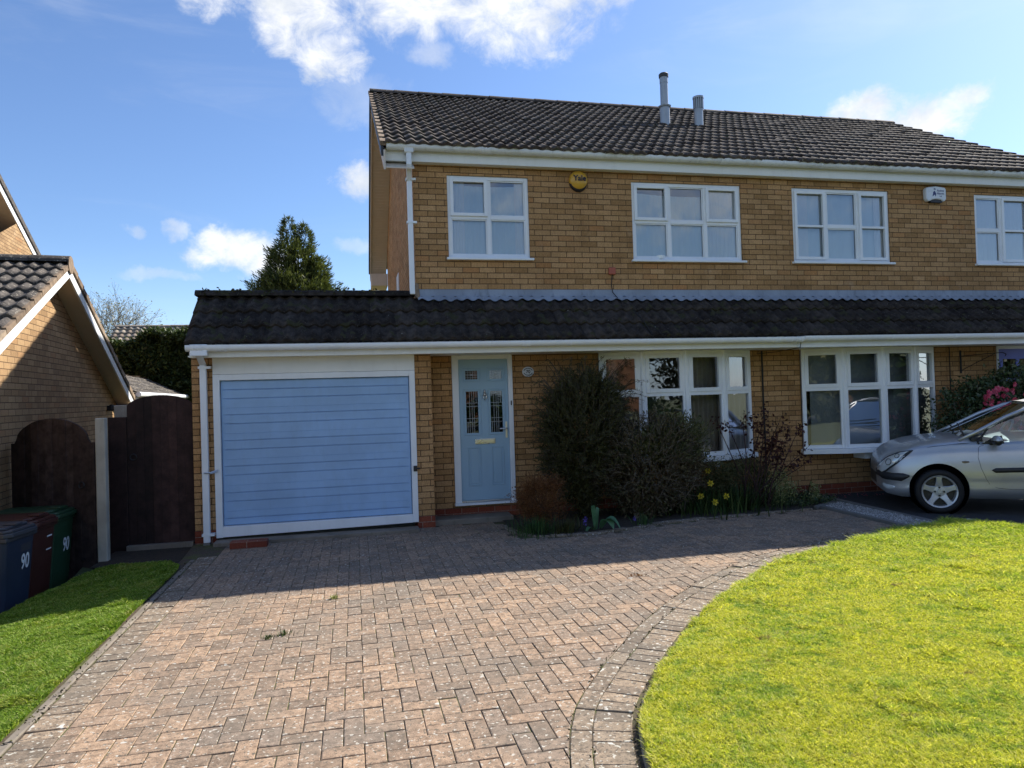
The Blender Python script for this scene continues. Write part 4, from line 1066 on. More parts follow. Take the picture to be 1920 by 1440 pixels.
flue(5.536, 11.69, 7.29, 0); flue(6.215, 11.73, 6.93, 1)

# ---- things fixed to the front wall
def alarm_round():
    e = thing('alarm_box', (3.123, YF, 4.60), 'round yellow alarm box with dark lettering between two upstairs windows', 'alarm box')
    m = MB(); m.lathe([(.0, -.075), (.06, -.073), (.10, -.063), (.125, -.045), (.134, -.02), (.134, 0)], (3.123, YF, 4.60), 'Y', 32); m.build('cover', 'alarm_y', e, smooth=True)
    b = MB(); b.lathe([(.0, -.045), (.115, -.043), (.128, -.02), (.13, 0)], (3.123, YF, 4.572), 'Y', 32); b.build('base', 'black_ink', e, smooth=True)
    t = text('lettering', 'Yale', .105, (3.128, YF-.078, 4.615), (R(90), 0, 0), 'black_ink', e, ext=.004, offset=.0022)
alarm_round()
def alarm_square():
    X, Z = 8.975, 4.585; e = thing('alarm_box', (X, YF, Z), 'white rectangular alarm box with small blue emblem high on the right of the wall', 'alarm box')
    pts = [(-.19, .06), (-.17, .095), (-.1, .105), (0, .12), (.1, .108), (.17, .10), (.185, .07), (.185, -.07), (.165, -.115), (.13, -.12), (.09, -.098), (0, -.085), (-.08, -.10), (-.13, -.125), (-.165, -.115), (-.185, -.08)]
    m = MB().prism([(X+a, YF, Z+b) for a, b in pts], (0, -.075, 0)); m.build('cover', 'alarm_w', e, bevel=.018)
    MB().box(X-.09, X+.12, YF-.055, YF, Z-.135, Z-.09).build('base', 'black_ink', e)
    g = MB(); yy = YF-.0765
    g.poly([(X-.075, yy, Z-.05), (X-.035, yy, Z-.02), (X-.015, yy, Z-.05), (X-.005, yy, Z+.0), (X-.035, yy, Z+.045), (X-.06, yy, Z+.02)]); g.poly([(X-.05, yy, Z+.06), (X-.01, yy, Z+.06), (X-.02, yy, Z+.08), (X-.045, yy, Z+.08)]); g.build('emblem', 'navy_ink', e)
    text('lettering', 'Active', .05, (X+.075, YF-.077, Z+.045), (R(90), 0, 0), 'navy_ink', e, ext=.001); text('lettering', 'Alarms', .046, (X+.075, YF-.077, Z+.0), (R(90), 0, 0), 'navy_ink', e, ext=.001); text('lettering', 'Ltd', .03, (X+.075, YF-.077, Z-.042), (R(90), 0, 0), 'navy_ink', e, ext=.001)
alarm_square()
def plaque():
    X, Z = 2.319, 1.947; e = thing('house_number', (X, YF, Z), 'oval white house number plaque on the brick beside the pale blue front door', 'plaque')
    m = MB(); m.prism([(X+.082*math.cos(a), YF, Z+.068*math.sin(a)) for a in np.linspace(0, 2*math.pi, 33)[:-1]], (0, -.012, 0)); m.build('plate', 'white_ink', e, bevel=.003)
    g = MB()
    for k in range(26):
        a = 2*math.pi*k/26; rr = .058
        if abs(math.sin(a)) < .30: continue
        cx, cz = X+rr*math.cos(a)*1.08, Z+rr*.80*math.sin(a); g.prism([(cx+.0065*math.cos(b), YF-.012, cz+.0065*math.sin(b)) for b in np.linspace(0, 2*math.pi, 7)[:-1]], (0, -.003, 0))
    g.build('ornament', 'black_ink', e)
    t = text('lettering', '70', .062, (X, YF-.0135, Z), (R(90), 0, 0), 'black_ink', e, ext=.001, offset=.001)
plaque()
def cablebox():
    X, Z = 3.578, 3.335; e = thing('junction_box', (X, YF, Z), 'small faded red box on the upper wall with a black cable hanging from it', 'junction box')
    MB().box(X-.05, X+.05, YF-.04, YF, Z-.05, Z+.05).build('box', 'red_plastic', e, bevel=.01)
    MB().tube([(X, YF-.02, Z-.05), (X-.015, YF-.015, Z-.2), (X, YF-.02, Z-.30), (X+.05, YF-.09, Z-.40), (X+.13, YF-.16, Z-.47), (X+.2, YF-.35, Z-.62), (X+.24, YF-.55, Z-.79), (X+.25, YF-.75, Z-.96)], .006, 6).build('cable', 'cable', e)
cablebox()
tag(MB().tube([(6.02, 8.68, 2.25), (6.02, 8.70, 2.17), (5.95, 9.2, 2.14), (5.80, YF-.01, 2.13), (5.82, YF-.012, 2.17)], .005, 6).build('cable', 'cable'), 'thin black cable looping under the gutter between the two bay windows', 'cable')
tag(MB().tube([(5.875, YF-.012, 2.17), (5.875, YF-.012, 1.4), (5.885, YF-.012, .8), (5.88, YF-.012, .2)], .013, 6).build('cable', 'cable'), 'thick black cable running down the brick between the two bay windows', 'cable')
tag(MB().tube([(9.16, YF-.012, 2.18), (9.16, YF-.012, 1.3)], .007, 6).build('cable', 'cable'), 'thin dark cable down the brick above the pink flowering bush', 'cable')
def bracket():
    e = thing('hanging_bracket', (9.37, YF, 1.9), 'black iron hanging basket bracket beside the violet door', 'bracket')
    m = MB(); m.box(9.355, 9.385, YF-.012, YF-.001, 1.76, 2.12); m.tube([(9.37, YF-.01, 2.03), (9.62, YF-.22, 2.05), (9.80, YF-.36, 2.06), (9.83, YF-.39, 2.03), (9.82, YF-.38, 2.0)], .007, 6); m.tube([(9.37, YF-.01, 1.80), (9.55, YF-.15, 1.93), (9.72, YF-.30, 2.05)], .006, 6); m.build('arm', 'cable', e)
bracket()
tag(MB().box(-1.42, -1.02, 8.50, 8.66, -.005, .075).build('loose_brick', 'redbrick', uv=True, bevel=.006), 'pair of dark red bricks lying on the paving at the garage door', 'brick')

# ================================================================== NEIGHBOUR ON THE LEFT
TH = R(5.4)
nb = thing('neighbour_house', (-3.80, 9.0, -.6), 'buff brick neighbouring house with white bargeboards at the left edge', 'house', rz=TH)
# local axes: x to the right (towards our house), y away, z up (origin at z=-.6)
nb_root = nb
def nz(z): return z+.6
AP = (1.54, 3.53); PF = .47; PR = .438          # apex (y, z) of the garage roof, front and rear slopes
mb = MB()
fe, re_ = -2.9, 5.6
mb.poly([(0, fe+.3, nz(-.6)), (0, re_, nz(-.6)), (0, re_, nz(AP[1]-PR*(re_-AP[0])-.05)), (0, AP[0], nz(AP[1]-.05)), (0, fe+.3, nz(AP[1]-PF*(AP[0]-fe-.3)-.05))])
mb.poly([(-2.6, 7.2, 0), (-2.6, 18, 0), (-2.6, 18, nz(3.2)), (-2.6, 9.0, nz(5.78)), (-2.6, 7.2, nz(5.0))][::1])
mb.quad((0, re_, 0), (-2.6, re_, 0), (-2.6, re_, nz(2.6)), (0, re_, nz(2.6)))
mb.quad((-.30, re_, 0), (-.30, 13.0, 0), (-.30, 13.0, nz(1.8)), (-.30, re_, nz(1.8)))
mb.build('wall', 'brick_n', nb, local=True, uv=True)
wy = [fe+.3, re_]
sf = Vector((0, 1, PF)).normalized()
OV = .25; yE = fe; zE = AP[1]+.05-PF*(AP[0]-yE)
Lf = (AP[0]-yE)*math.sqrt(1+PF*PF)
rf = tiles('roof', 'tile_n', nb, (OV-6.3, yE, nz(zE)), (1, 0, 0), sf, 6.28, Lf, gauge=.325, amp=.032, lap=.030, jit=.005, local=True)
rb = MB(); rb.prism([(OV-6.3, AP[0], nz(AP[1]+.03)), (OV, AP[0], nz(AP[1]+.03)), (OV, 5.75, nz(AP[1]+.03-PR*(5.75-AP[0]))), (OV-6.3, 5.75, nz(AP[1]+.03-PR*(5.75-AP[0])))], (0, 0, .05)); rb.quad((OV-6.3, yE, nz(zE)-.03), (OV-.02, yE, nz(zE)-.03), (OV-.02, AP[0], nz(AP[1])+.01), (OV-6.3, AP[0], nz(AP[1])+.01)); rb.build('rear_slope', 'tile_n', rf, local=True)
for i in range(14):     # stepped tile ends on the rear slope edge
    pass
m = MB(); ridge(m, (OV-6.3, AP[0], nz(AP[1]+.06)), (OV+.01, AP[0], nz(AP[1]+.06)), .12); m.build('ridge', 'tile_n', rf, local=True)
m = MB(); L = .32; s = 0
while s < Lf-.1:
    a = Vector((OV-.06, yE, nz(zE)))+sf*s; n = Vector((0, -PF, 1)).normalized(); b = a+sf*.31; m.prism([a-n*.05, b-n*.05, b+n*.008, a+n*.026], (.075, 0, 0)); s += .325
sr = Vector((0, 1, -PR)).normalized(); s = 0
while s < 4.35:
    a = Vector((OV-.07, AP[0]+.05, nz(AP[1]+.05)))+sr*s; n = Vector((0, PR, 1)).normalized(); b = a+sr*.31; m.prism([a-n*.04, b-n*.04, b+n*.05, a+n*.028], (.09, 0, 0)); s += .325
m.prism([(OV+.012, AP[0]+.12*math.cos(a), nz(AP[1]+.03)+.12*math.sin(a)) for a in np.linspace(0, 2*math.pi, 17)[:-1]], (.012, 0, 0))
m.build('verge', 'verge', rf, local=True)
def barge(x0, x1, top, bot, pts, name, mm, par=nb):
    b = MB()
    for (ya, za), (yb, zb) in zip(pts, pts[1:]): b.prism([(x0, ya, nz(za+bot)), (x0, yb, nz(zb+bot)), (x0, yb, nz(zb+top)), (x0, ya, nz(za+top))], (x1-x0, 0, 0))
    return b.build(name, mm, par, local=True)
gp = [(yE+.05, zE-.02), (AP[0], AP[1]+.02), (5.62, AP[1]+.02-PR*(5.62-AP[0]))]
barge(OV-.025, OV, -.02, -.155, gp, 'bargeboard', 'pvc'); barge(.002, OV-.025, -.14, -.152, gp, 'soffit', 'soffit')
MB().box(.0, OV, 5.38, 5.64, nz(1.50), nz(1.66)).build('eaves_box', 'soffit', nb, local=True)
# two storey part behind
hp = [(4.5, 8.1), (8.04, 6.44), (10.54, 5.27), (14, 3.65)]
hp = [(y, 6.42-.467*(y-8.04)) for y in (4.0, 18.0)]
barge(-2.6+.0, -2.58, -.07, -.22, hp, 'bargeboard', 'pvc')
barge(-3.0, -2.6, -.20, -.215, hp, 'soffit', 'soffit')
m = MB(); m.prism([(-9, 4.0, nz(hp[0][1]-.05)), (-2.55, 4.0, nz(hp[0][1]-.05)), (-2.55, 18, nz(hp[1][1]-.05)), (-9, 18, nz(hp[1][1]-.05))], (0, 0, .13)); m.build('main_roof', 'tile_n', nb, local=True)
m = MB(); m.poly([(-3.0, 2.0, 0), (-3.0, 17, 0), (-3.0, 17, nz(6.2-.467*(17-8.04))), (-3.0, 2, nz(6.2+.467*6.04))]); m.build('upper_wall', 'brick_n', nb, local=True, uv=True)
# rear lean-to with a white gutter
re = tiles('lean_to_roof', 'tile_n', nb, (.30, 14.2, nz(1.86)), (0, -1, 0), Vector((-1, 0, .48)), 8.4, 1.25, gauge=.25, amp=.025, lap=.02, jit=.01, local=True)
MB().box(-.9, .28, 5.7, 14.2, nz(1.75), nz(1.80)).build('eaves_soffit', 'soffit', nb, local=True)
m = MB(); m.box(.24, .27, 5.72, 14.2, nz(1.70), nz(1.86)); m.build('fascia', 'soffit', nb, local=True)
m = MB(); m.tube([(.32, 5.72, nz(1.86)), (.32, 14.2, nz(1.86))], .05, 10); m.build('gutter', 'pvc', nb, local=True)
m = MB(); rr = random.Random(4)
for i in range(16): m.prism([(-.82, 5.8+i*.52, nz(2.34)), (-.82, 6.3+i*.52, nz(2.34+rr.uniform(-.01, .02))), (-.72, 6.3+i*.52, nz(2.42+rr.uniform(-.02, .03))), (-.72, 5.8+i*.52, nz(2.42))], (-.12, 0, .0))
m.build('ridge', 'verge', re, local=True)
lampm = MB(); lampm.lathe([(.0, .0), (.05, .01), (.055, .04), (.05, .09), (.02, .12), (0, .12)], (.06, 4.72, nz(1.56)), 'Z', 12); lampm.box(0, .04, 4.68, 4.76, nz(1.58), nz(1.66)); 
lo = lampm.build('wall_lamp', 'black', None, local=True); lo.matrix_world = Matrix.Translation((-3.8, 9.0, -.6)) @ Matrix.Rotation(TH, 4, 'Z'); tag(lo, 'small black lamp on the neighbouring brick wall above the concrete post', 'lamp')

# gates, posts
def gate(name, A, B, zb, zs, zt, m, label, grp=None, sh=.10, nboard=11, handle=None):
    A, B = Vector((*A, 0)), Vector((*B, 0)); d = (B-A); L = d.length; d.normalize(); n = Vector((d.y, -d.x, 0))
    if n.y > 0: n = -n
    e = thing(name, ((A.x+B.x)/2, (A.y+B.y)/2, zb), label, 'gate', grp); mb = MB()
    w = L/nboard
    for i in range(nboard):
        s0, s1 = i*w-.001, (i+1)*w+.001
        def top(s):
            t = (s/L-.5)*2
            f = max(0, 1-(abs(t)/(1-sh))**2) if abs(t) < 1-sh else 0
            return zs+(zt-zs)*math.sqrt(f) if sh > 0.05 else zs+(zt-zs)*math.sqrt(max(0, 1-t*t*.9))*1.0
        off = n*(.010+(.005 if i % 2 else 0)+random.uniform(0, .003)); K = 4; row = []
        p = [A+d*(s0+(s1-s0)*k/K) for k in range(K+1)]
        pts = [(p[0].x+off.x, p[0].y+off.y, zb)]+[(p[-1].x+off.x, p[-1].y+off.y, zb)]+[(p[k].x+off.x, p[k].y+off.y, top(s0+(s1-s0)*k/K)) for k in range(K, -1, -1)]
        mb.prism(pts, tuple(-n*.02))
    mb.build('boards', m, e, bevel=.003)
    if handle:
        q = A+d*(L*handle[0])+n*.02; h = MB(); h.tube([(q.x+n.x*.012+.035*math.cos(a)*d.x, q.y+n.y*.012+.035*math.cos(a)*d.y, handle[1]+.035*math.sin(a)) for a in np.linspace(0, 2*math.pi, 13)], .007, 6); hh = h.build('ring_handle', 'black', e); MB().tube([q, q+n*.015], .018, 8).build('backplate', 'black', hh)
    return e
gate('arched_gate', (-2.60, 9.06), (-1.885, 9.06), .0, 1.60, 1.765, 'wooddark', 'tall dark brown arched timber gate between the concrete post and the garage corner', sh=0.0, nboard=8, handle=(.09, 1.05))
gate('arched_gate', (-3.78, 9.02), (-2.775, 8.53), -.6, 1.265, 1.535, 'woodgrey', 'lower weathered dark timber gate with round top behind the bins', sh=.12, nboard=12, handle=(.86, .80))
tag(MB().box(-2.80, -2.605, 9.03, 9.10, -.2, 1.52).build('gate_post', 'wooddark', bevel=.004), 'narrow dark timber post between the concrete post and the tall gate', 'post')
tag(MB().box(-2.765, -2.665, 8.50, 8.60, -.5, 1.525).build('fence_post', 'concrete', bevel=.012), 'pale weathered concrete fence post between the two arched gates', 'post')
tag(MB().box(-2.98, -2.74, 9.85, 9.99, -.5, 1.66).build('gate_pier', 'concrete', bevel=.01), 'short pale grey post top rising behind the concrete fence post', 'post')

# wheelie bins
def make_bin(bm, lm, ladj):
    e = thing('wheelie_bin', (0, 0, 0), '', 'wheelie bin', 'wheelie bins in a row by the arched gate')
    b = MB(); H = .94      # local: front faces +x
    def sec(z, t): 
        x0, x1 = -.30+.06*(1-t), .33-.075*(1-t); y = .24+.045*t; c = .035
        return [(x0, -y, z), (x1-c, -y, z), (x1, -y+c, z), (x1, y-c, z), (x1-c, y, z), (x0, y, z)]
    b.grid([s+[s[0]] for s in (sec(.03, 0), sec(.30, .32), sec(.62, .66), sec(H, 1))]); b.poly(sec(.03, 0)[::-1])
    b.build('body', bm, e, local=True, bevel=.01)
    r = MB(); o = [(-.33, -.295, H-.01), (.345, -.295, H-.01), (.345, .295, H-.01), (-.33, .295, H-.01)]; r.prism(o, (0, 0, .04)); r.build('rim', lm, e, local=True, bevel=.01)
    l = MB()
    for i, (x0, x1, w, z0, z1) in enumerate(((-.37, .375, .300, .97, 1.01), (-.36, .36, .285, 1.01, 1.035), (-.33, .30, .265, 1.035, 1.06))):
        l.prism([(x0, -w, z0), (x1-.05, -w, z0), (x1, -w+.07, z0), (x1, w-.07, z0), (x1-.05, w, z0), (x0, w, z0)], (0, 0, z1-z0))
    l.box(.20, .32, -.07, .07, 1.06, 1.075); l.build('lid', lm, e, local=True, bevel=.008)
    h = MB(); h.tube([(-.38, -.22, 1.0), (-.42, -.22, 1.0), (-.42, .22, 1.0), (-.38, .22, 1.0)], .014, 8); h.build('handle', lm, e, local=True)
    for s in (-1, 1): MB().lathe([(.0, -.02), (.09, -.02), (.1, 0), (.09, .02), (0, .02)], (-.25, s*.27, .10), 'Y', 18).build('wheel', 'tyre', e, local=True)
    return e
def place_bin(e, x, y, rz_): e.scale = (.95, .85, 1); e.location = (x, y, -.47); e.rotation_euler = (0, 0, R(rz_))
b1 = make_bin('bin_blue', 'bin_lid', 0); place_bin(b1, -3.35, 7.42, -6); b1['label'] = 'navy blue wheelie bin with grey lid and white number, nearest the camera'
b2 = make_bin('bin_brown', 'bin_brown', 0); place_bin(b2, -3.36, 7.93, -4); b2['label'] = 'maroon wheelie bin between the navy bin and the green bin'
b3 = make_bin('bin_green', 'bin_green', 0); place_bin(b3, -3.36, 8.43, -4); b3['label'] = 'green wheelie bin standing against the weathered gate'
def face(e, s, y, z, size, m='white_ink'):
    t = (z-.03)/.91; x = .33-.075*(1-t)+.003
    return text('number', s, size, (x+.003, y, z), (R(94.7), 0, R(90)), m, e, local=True, ext=.0005, sx=.8, offset=.004)
face(b1, '90', .10, .70, .195); face(b3, '90', .08, .66, .20)
def sticker(e, y0, y1, z0, z1, m): 
    q = []
    for y, z in ((y0, z0), (y1, z0), (y1, z1), (y0, z1)): q.append((.33-.075*(1-(z-.03)/.91)+.002, y, z))
    MB().poly(q).build('sticker', m, e, local=True)
sticker(b1, .01, .20, .80, .87, 'bin_lid'); sticker(b2, .08, .2, .70, .712, 'white_ink'); sticker(b2, .08, .2, .83, .845, 'white_ink')
tag(MB().prism([(-3.60, 7.30, .594), (-3.36, 7.30, .594), (-3.36, 7.46, .594), (-3.60, 7.46, .594)], (0, 0, .003)).build('paper_sheet', 'white_ink'), 'small white sheet lying on the lid of the navy bin', 'paper')

# ================================================================== PLANTS
def plant(name, loc, label, cat, group=None): return thing(name, loc, label, cat, group)
def blob_points(r, n, c, rad, ncl=30, spread=.22, shell=.55, flat=1.0):
    """clumpy points in an ellipsoid"""
    d = r.normal(size=(ncl, 3)); d /= np.linalg.norm(d, axis=1)[:, None]; q = r.uniform(shell, 1, ncl)[:, None]**.6
    C = d*q*np.array(rad)*.86; k = r.integers(0, ncl, n); P = C[k]+r.normal(size=(n, 3))*np.array(rad)*spread
    return P+np.array(c), (P/np.array(rad))
def branches(mb, r, root, tips, rad, wob=.05, seg=5):
    root = Vector(root)
    for t in tips:
        t = Vector(t); pts = []
        mid = root.lerp(t, .5)+Vector(r.normal(size=3)*wob)
        for k in range(5):
            s = k/4; pts.append((root*(1-s)+mid*s)*(1-s)+(mid*(1-s)+t*s)*s)
        mb.tube(pts, [rad*(1-.8*k/4)+.001 for k in range(5)], seg)

def shrubs():
    r = np.random.default_rng(31)
    # tall dark shrub in front of the wall, right of the door
    e = plant('tall_shrub', (2.95, 8.85, 0), 'tall dark evergreen shrub with wild arching twigs right of the front door', 'shrub')
    P1, D1 = blob_points(r, 15000, (2.86, 8.85, .90), (.52, .38, .92), 40, .12)
    P2, D2 = blob_points(r, 4200, (2.92, 8.87, 1.55), (.46, .30, .30), 20, .15)
    P = np.concatenate([P1, P2]); D = np.concatenate([D1, D2])*.8+np.array([0, 0, .5]); ok = (P[:, 1] < 9.40) & (P[:, 2] > .02); P, D = P[ok], D[ok]
    V, F = leaves(P, .075, r, .20, D, 0, .7); np_mesh('foliage', V, F, 'lf_dark', e)
    st = MB(); tips = []
    for k in range(90):
        a = r.uniform(-1, 1); b = Vector((2.97+a*.62+r.normal()*.06, 8.85+r.uniform(-.25, .35), r.uniform(1.40, 2.10))); s = Vector((2.95+a*.4, 8.87, b.z-.35)); t_ = b+Vector((a*.16+r.normal()*.07, r.uniform(-.12, .05), r.uniform(-.12, .06)))
        st.tube([s, (s+b)/2+Vector((0, 0, .05)), b, t_], [.005, .0045, .0035, .0015], 4); tips.append((s, b, t_))
    for k in range(60):
        z = r.uniform(.4, 1.7); sgn = 1 if r.random() < .25 else -1; s = Vector((2.95+sgn*.45, 8.8, z)); b = s+Vector((sgn*r.uniform(.10, .28), r.uniform(-.1, .1), r.uniform(-.02, .14))); st.tube([s, b, b+Vector((sgn*.06, 0, -.04))], [.004, .003, .001], 4); tips.append((s, b, b+Vector((sgn*.06, 0, -.04))))
    branches(st, r, (2.95, 8.9, 0), [(2.95+r.uniform(-.4, .4), 8.85+r.uniform(-.2, .2), r.uniform(.7, 1.5)) for _ in range(14)], .02)
    st.build('stems', 'bark', e)
    L = []
    for s, b, t_ in tips:
        for k in range(34):
            u = r.uniform(0, 1); q = s.lerp(b, u*2) if u < .5 else b.lerp(t_, u*2-1); L.append(np.array(q)+r.normal(size=3)*.007)
    V, F = leaves(np.array(L), .032, r, .22, None, 0, .4); np_mesh('twig_leaves', V, F, 'lf_dark', e)
    sprigs(r, e, (2.88, 8.86, 1.0), (.52, .40, .94), 480, .24, .034, .28, 'lf_dark', 'bark', .7)
    # second, brownish rounded shrub
    e = plant('rounded_shrub', (3.95, 8.72, 0), 'rounded brown-green shrub with silvery dead twigs under the bay window', 'shrub')
    P, D = blob_points(r, 17000, (3.76, 8.66, .60), (.70, .36, .64), 40, .12); P3, D3 = blob_points(r, 5000, (4.05, 8.62, .95), (.42, .28, .34), 26, .2)
    P = np.concatenate([P, P3]); D = np.concatenate([D, D3]); ok = (P[:, 1] < 9.06+.3*(P[:, 2] < .6)) & (P[:, 2] > .02); P, D = P[ok], D[ok]; k = r.random(len(P)); top = P[:, 2] > .72
    V, F = leaves(P[(k < .75) & ~top], .052, r, .45, D[(k < .75) & ~top], 0, .9); np_mesh('inner_foliage', V, F, 'lf_brown', e)
    V, F = leaves(P[(k >= .75) | top], .050, r, .34, D[(k >= .75) | top]+np.array([0, 0, .6]), 0, .6); np_mesh('foliage', V, F, 'lf_tip', e)
    st = MB(); branches(st, r, (3.45, 8.55, 0), [(3.3+r.uniform(0, .8), 8.5+r.uniform(-.1, .3), r.uniform(.5, 1.2)) for _ in range(8)], .006, .12); branches(st, r, (3.75, 8.62, 0), [(3.5+r.uniform(0, .8), 8.5+r.uniform(-.1, .3), r.uniform(.5, 1.2)) for _ in range(8)], .006, .12); branches(st, r, (4.2, 8.7, 0), [(4.2+r.uniform(-.4, .4), 8.6+r.uniform(-.2, .2), r.uniform(.6, 1.35)) for _ in range(14)], .008, .08)
    st.build('stems', 'barkpale', e)
    sprigs(r, e, (3.74, 8.66, .68), (.64, .36, .64), 460, .18, .030, .34, 'lf_brown', 'barkpale', .6)
    # rust coloured heather
    e = plant('heather', (2.14, 8.35, 0), 'low rust-brown heather bush at the foot of the tall shrub', 'shrub')
    P, D = blob_points(r, 16000, (2.16, 8.34, .36), (.32, .22, .27), 50, .2); V, F = leaves(P, .020, r, .45, D+np.array([0, 0, .6]), 0, .6); np_mesh('foliage', V, F, 'lf_rust', e)
    st = MB(); branches(st, r, (2.16, 8.36, 0), [(2.16+r.uniform(-.25, .25), 8.36+r.uniform(-.18, .15), r.uniform(.25, .5)) for _ in range(60)], .004, .03, 4); st.build('stems', 'bark', e)
def sprigs(r, e, c, rad, n, L, leaf, asp, m, sm, up=.5, zmin=.1, ymax=9.38):
    st = MB(); LP = []; D = []
    for k in range(n):
        d = r.normal(size=3); d[2] = d[2]*.8+.25; d[1] = -abs(d[1]) if r.random() < .8 else d[1]; d /= np.linalg.norm(d); p = np.array(c)+d*np.array(rad)*r.uniform(.8, 1.0)
        dd = d*.7+np.array([0, 0, up])+r.normal(size=3)*.35; dd /= np.linalg.norm(dd); l = L*r.uniform(.5, 1.25); q = p+dd*l*.55; t_ = p+dd*l+np.array([dd[0]*.2, dd[1]*.2, -.12])*l
        if p[2] < zmin or t_[1] > ymax: continue
        st.tube([p, q, t_], [.0035, .0025, .001], 4); nn = int(l*170)
        for j in range(nn):
            u = j/nn; b = p*(1-u)**2+2*q*u*(1-u)+t_*u*u; LP.append(b); D.append(dd*.6+r.normal(size=3)*.7)
    st.build('twigs', sm, e)['kind'] = 'stuff'; V, F = leaves(np.array(LP), leaf, r, asp, np.array(D), 0, .2); np_mesh('sprig_leaves', V, F, m, e)
def strap(r, e, c, n, h, spread, m, w=.008, name='leaves', arch=.5):
    V = []; F = []
    for k in range(n):
        a = r.uniform(0, 2*math.pi); rad = abs(r.normal())*spread*.35; b = np.array([c[0]+math.cos(a)*rad, c[1]+math.sin(a)*rad*.7, c[2]]); L = h*r.uniform(.6, 1.15); ln = r.uniform(.1, .8)
        az = a+r.normal()*.5; dx = np.array([math.cos(az), math.sin(az), 0]); sd = np.array([-math.sin(az), math.cos(az), 0])*w*r.uniform(.7, 1.3)
        i0 = len(V)
        for q in range(5):
            t = q/4; p = b+dx*(L*ln*t**1.4)+np.array([0, 0, L*(t-(arch*ln)*t*t)]); ww = sd*(1-t**2.2)*1.0+sd*.05; V += [p-ww, p+ww]
        for q in range(4): F.append((i0+2*q, i0+2*q+1, i0+2*q+3, i0+2*q+2))
    return np_mesh(name, np.array(V), np.array(F), m, e)
def daffodil(x, y, h, label, seed, face=(-.3, -1, .1), col='petal_y'):
    r = np.random.default_rng(seed); e = plant('daffodil', (x, y, 0), label, 'flower', 'daffodils in the planting bed')
    MB().tube([(x, y, 0), (x+.01, y, h*.6), (x+.012, y-.005, h*.97), (x+.005, y-.02, h)], .0035, 6).build('stem', 'lf_green', e)
    f = Vector(face).normalized(); c = Vector((x+.005, y-.025, h)); a = f.cross(Vector((0, 0, 1))).normalized(); b = a.cross(f)
    m = MB()
    for k in range(6):
        an = k*math.pi/3+.2; u = a*math.cos(an)+b*math.sin(an); v = f.cross(u); p = c+u*.006
        m.add([p, p+u*.022+v*.014+f*.003, p+u*.042+f*.006, p+u*.022-v*.014+f*.003], [(0, 1, 2, 3)])
    m.build('petals', col, e)
    t = MB(); P = []
    for s, rr in ((0, .007), (.012, .010), (.022, .014)): P.append([tuple(c+f*s+(a*math.cos(q)+b*math.sin(q))*rr) for q in np.linspace(0, 2*math.pi, 11)])
    t.grid(P).build('trumpet', col, e)
    strap(r, e, (x, y, 0), 16, h*.85, .10, 'lf_green', .006, 'leaves', .25)
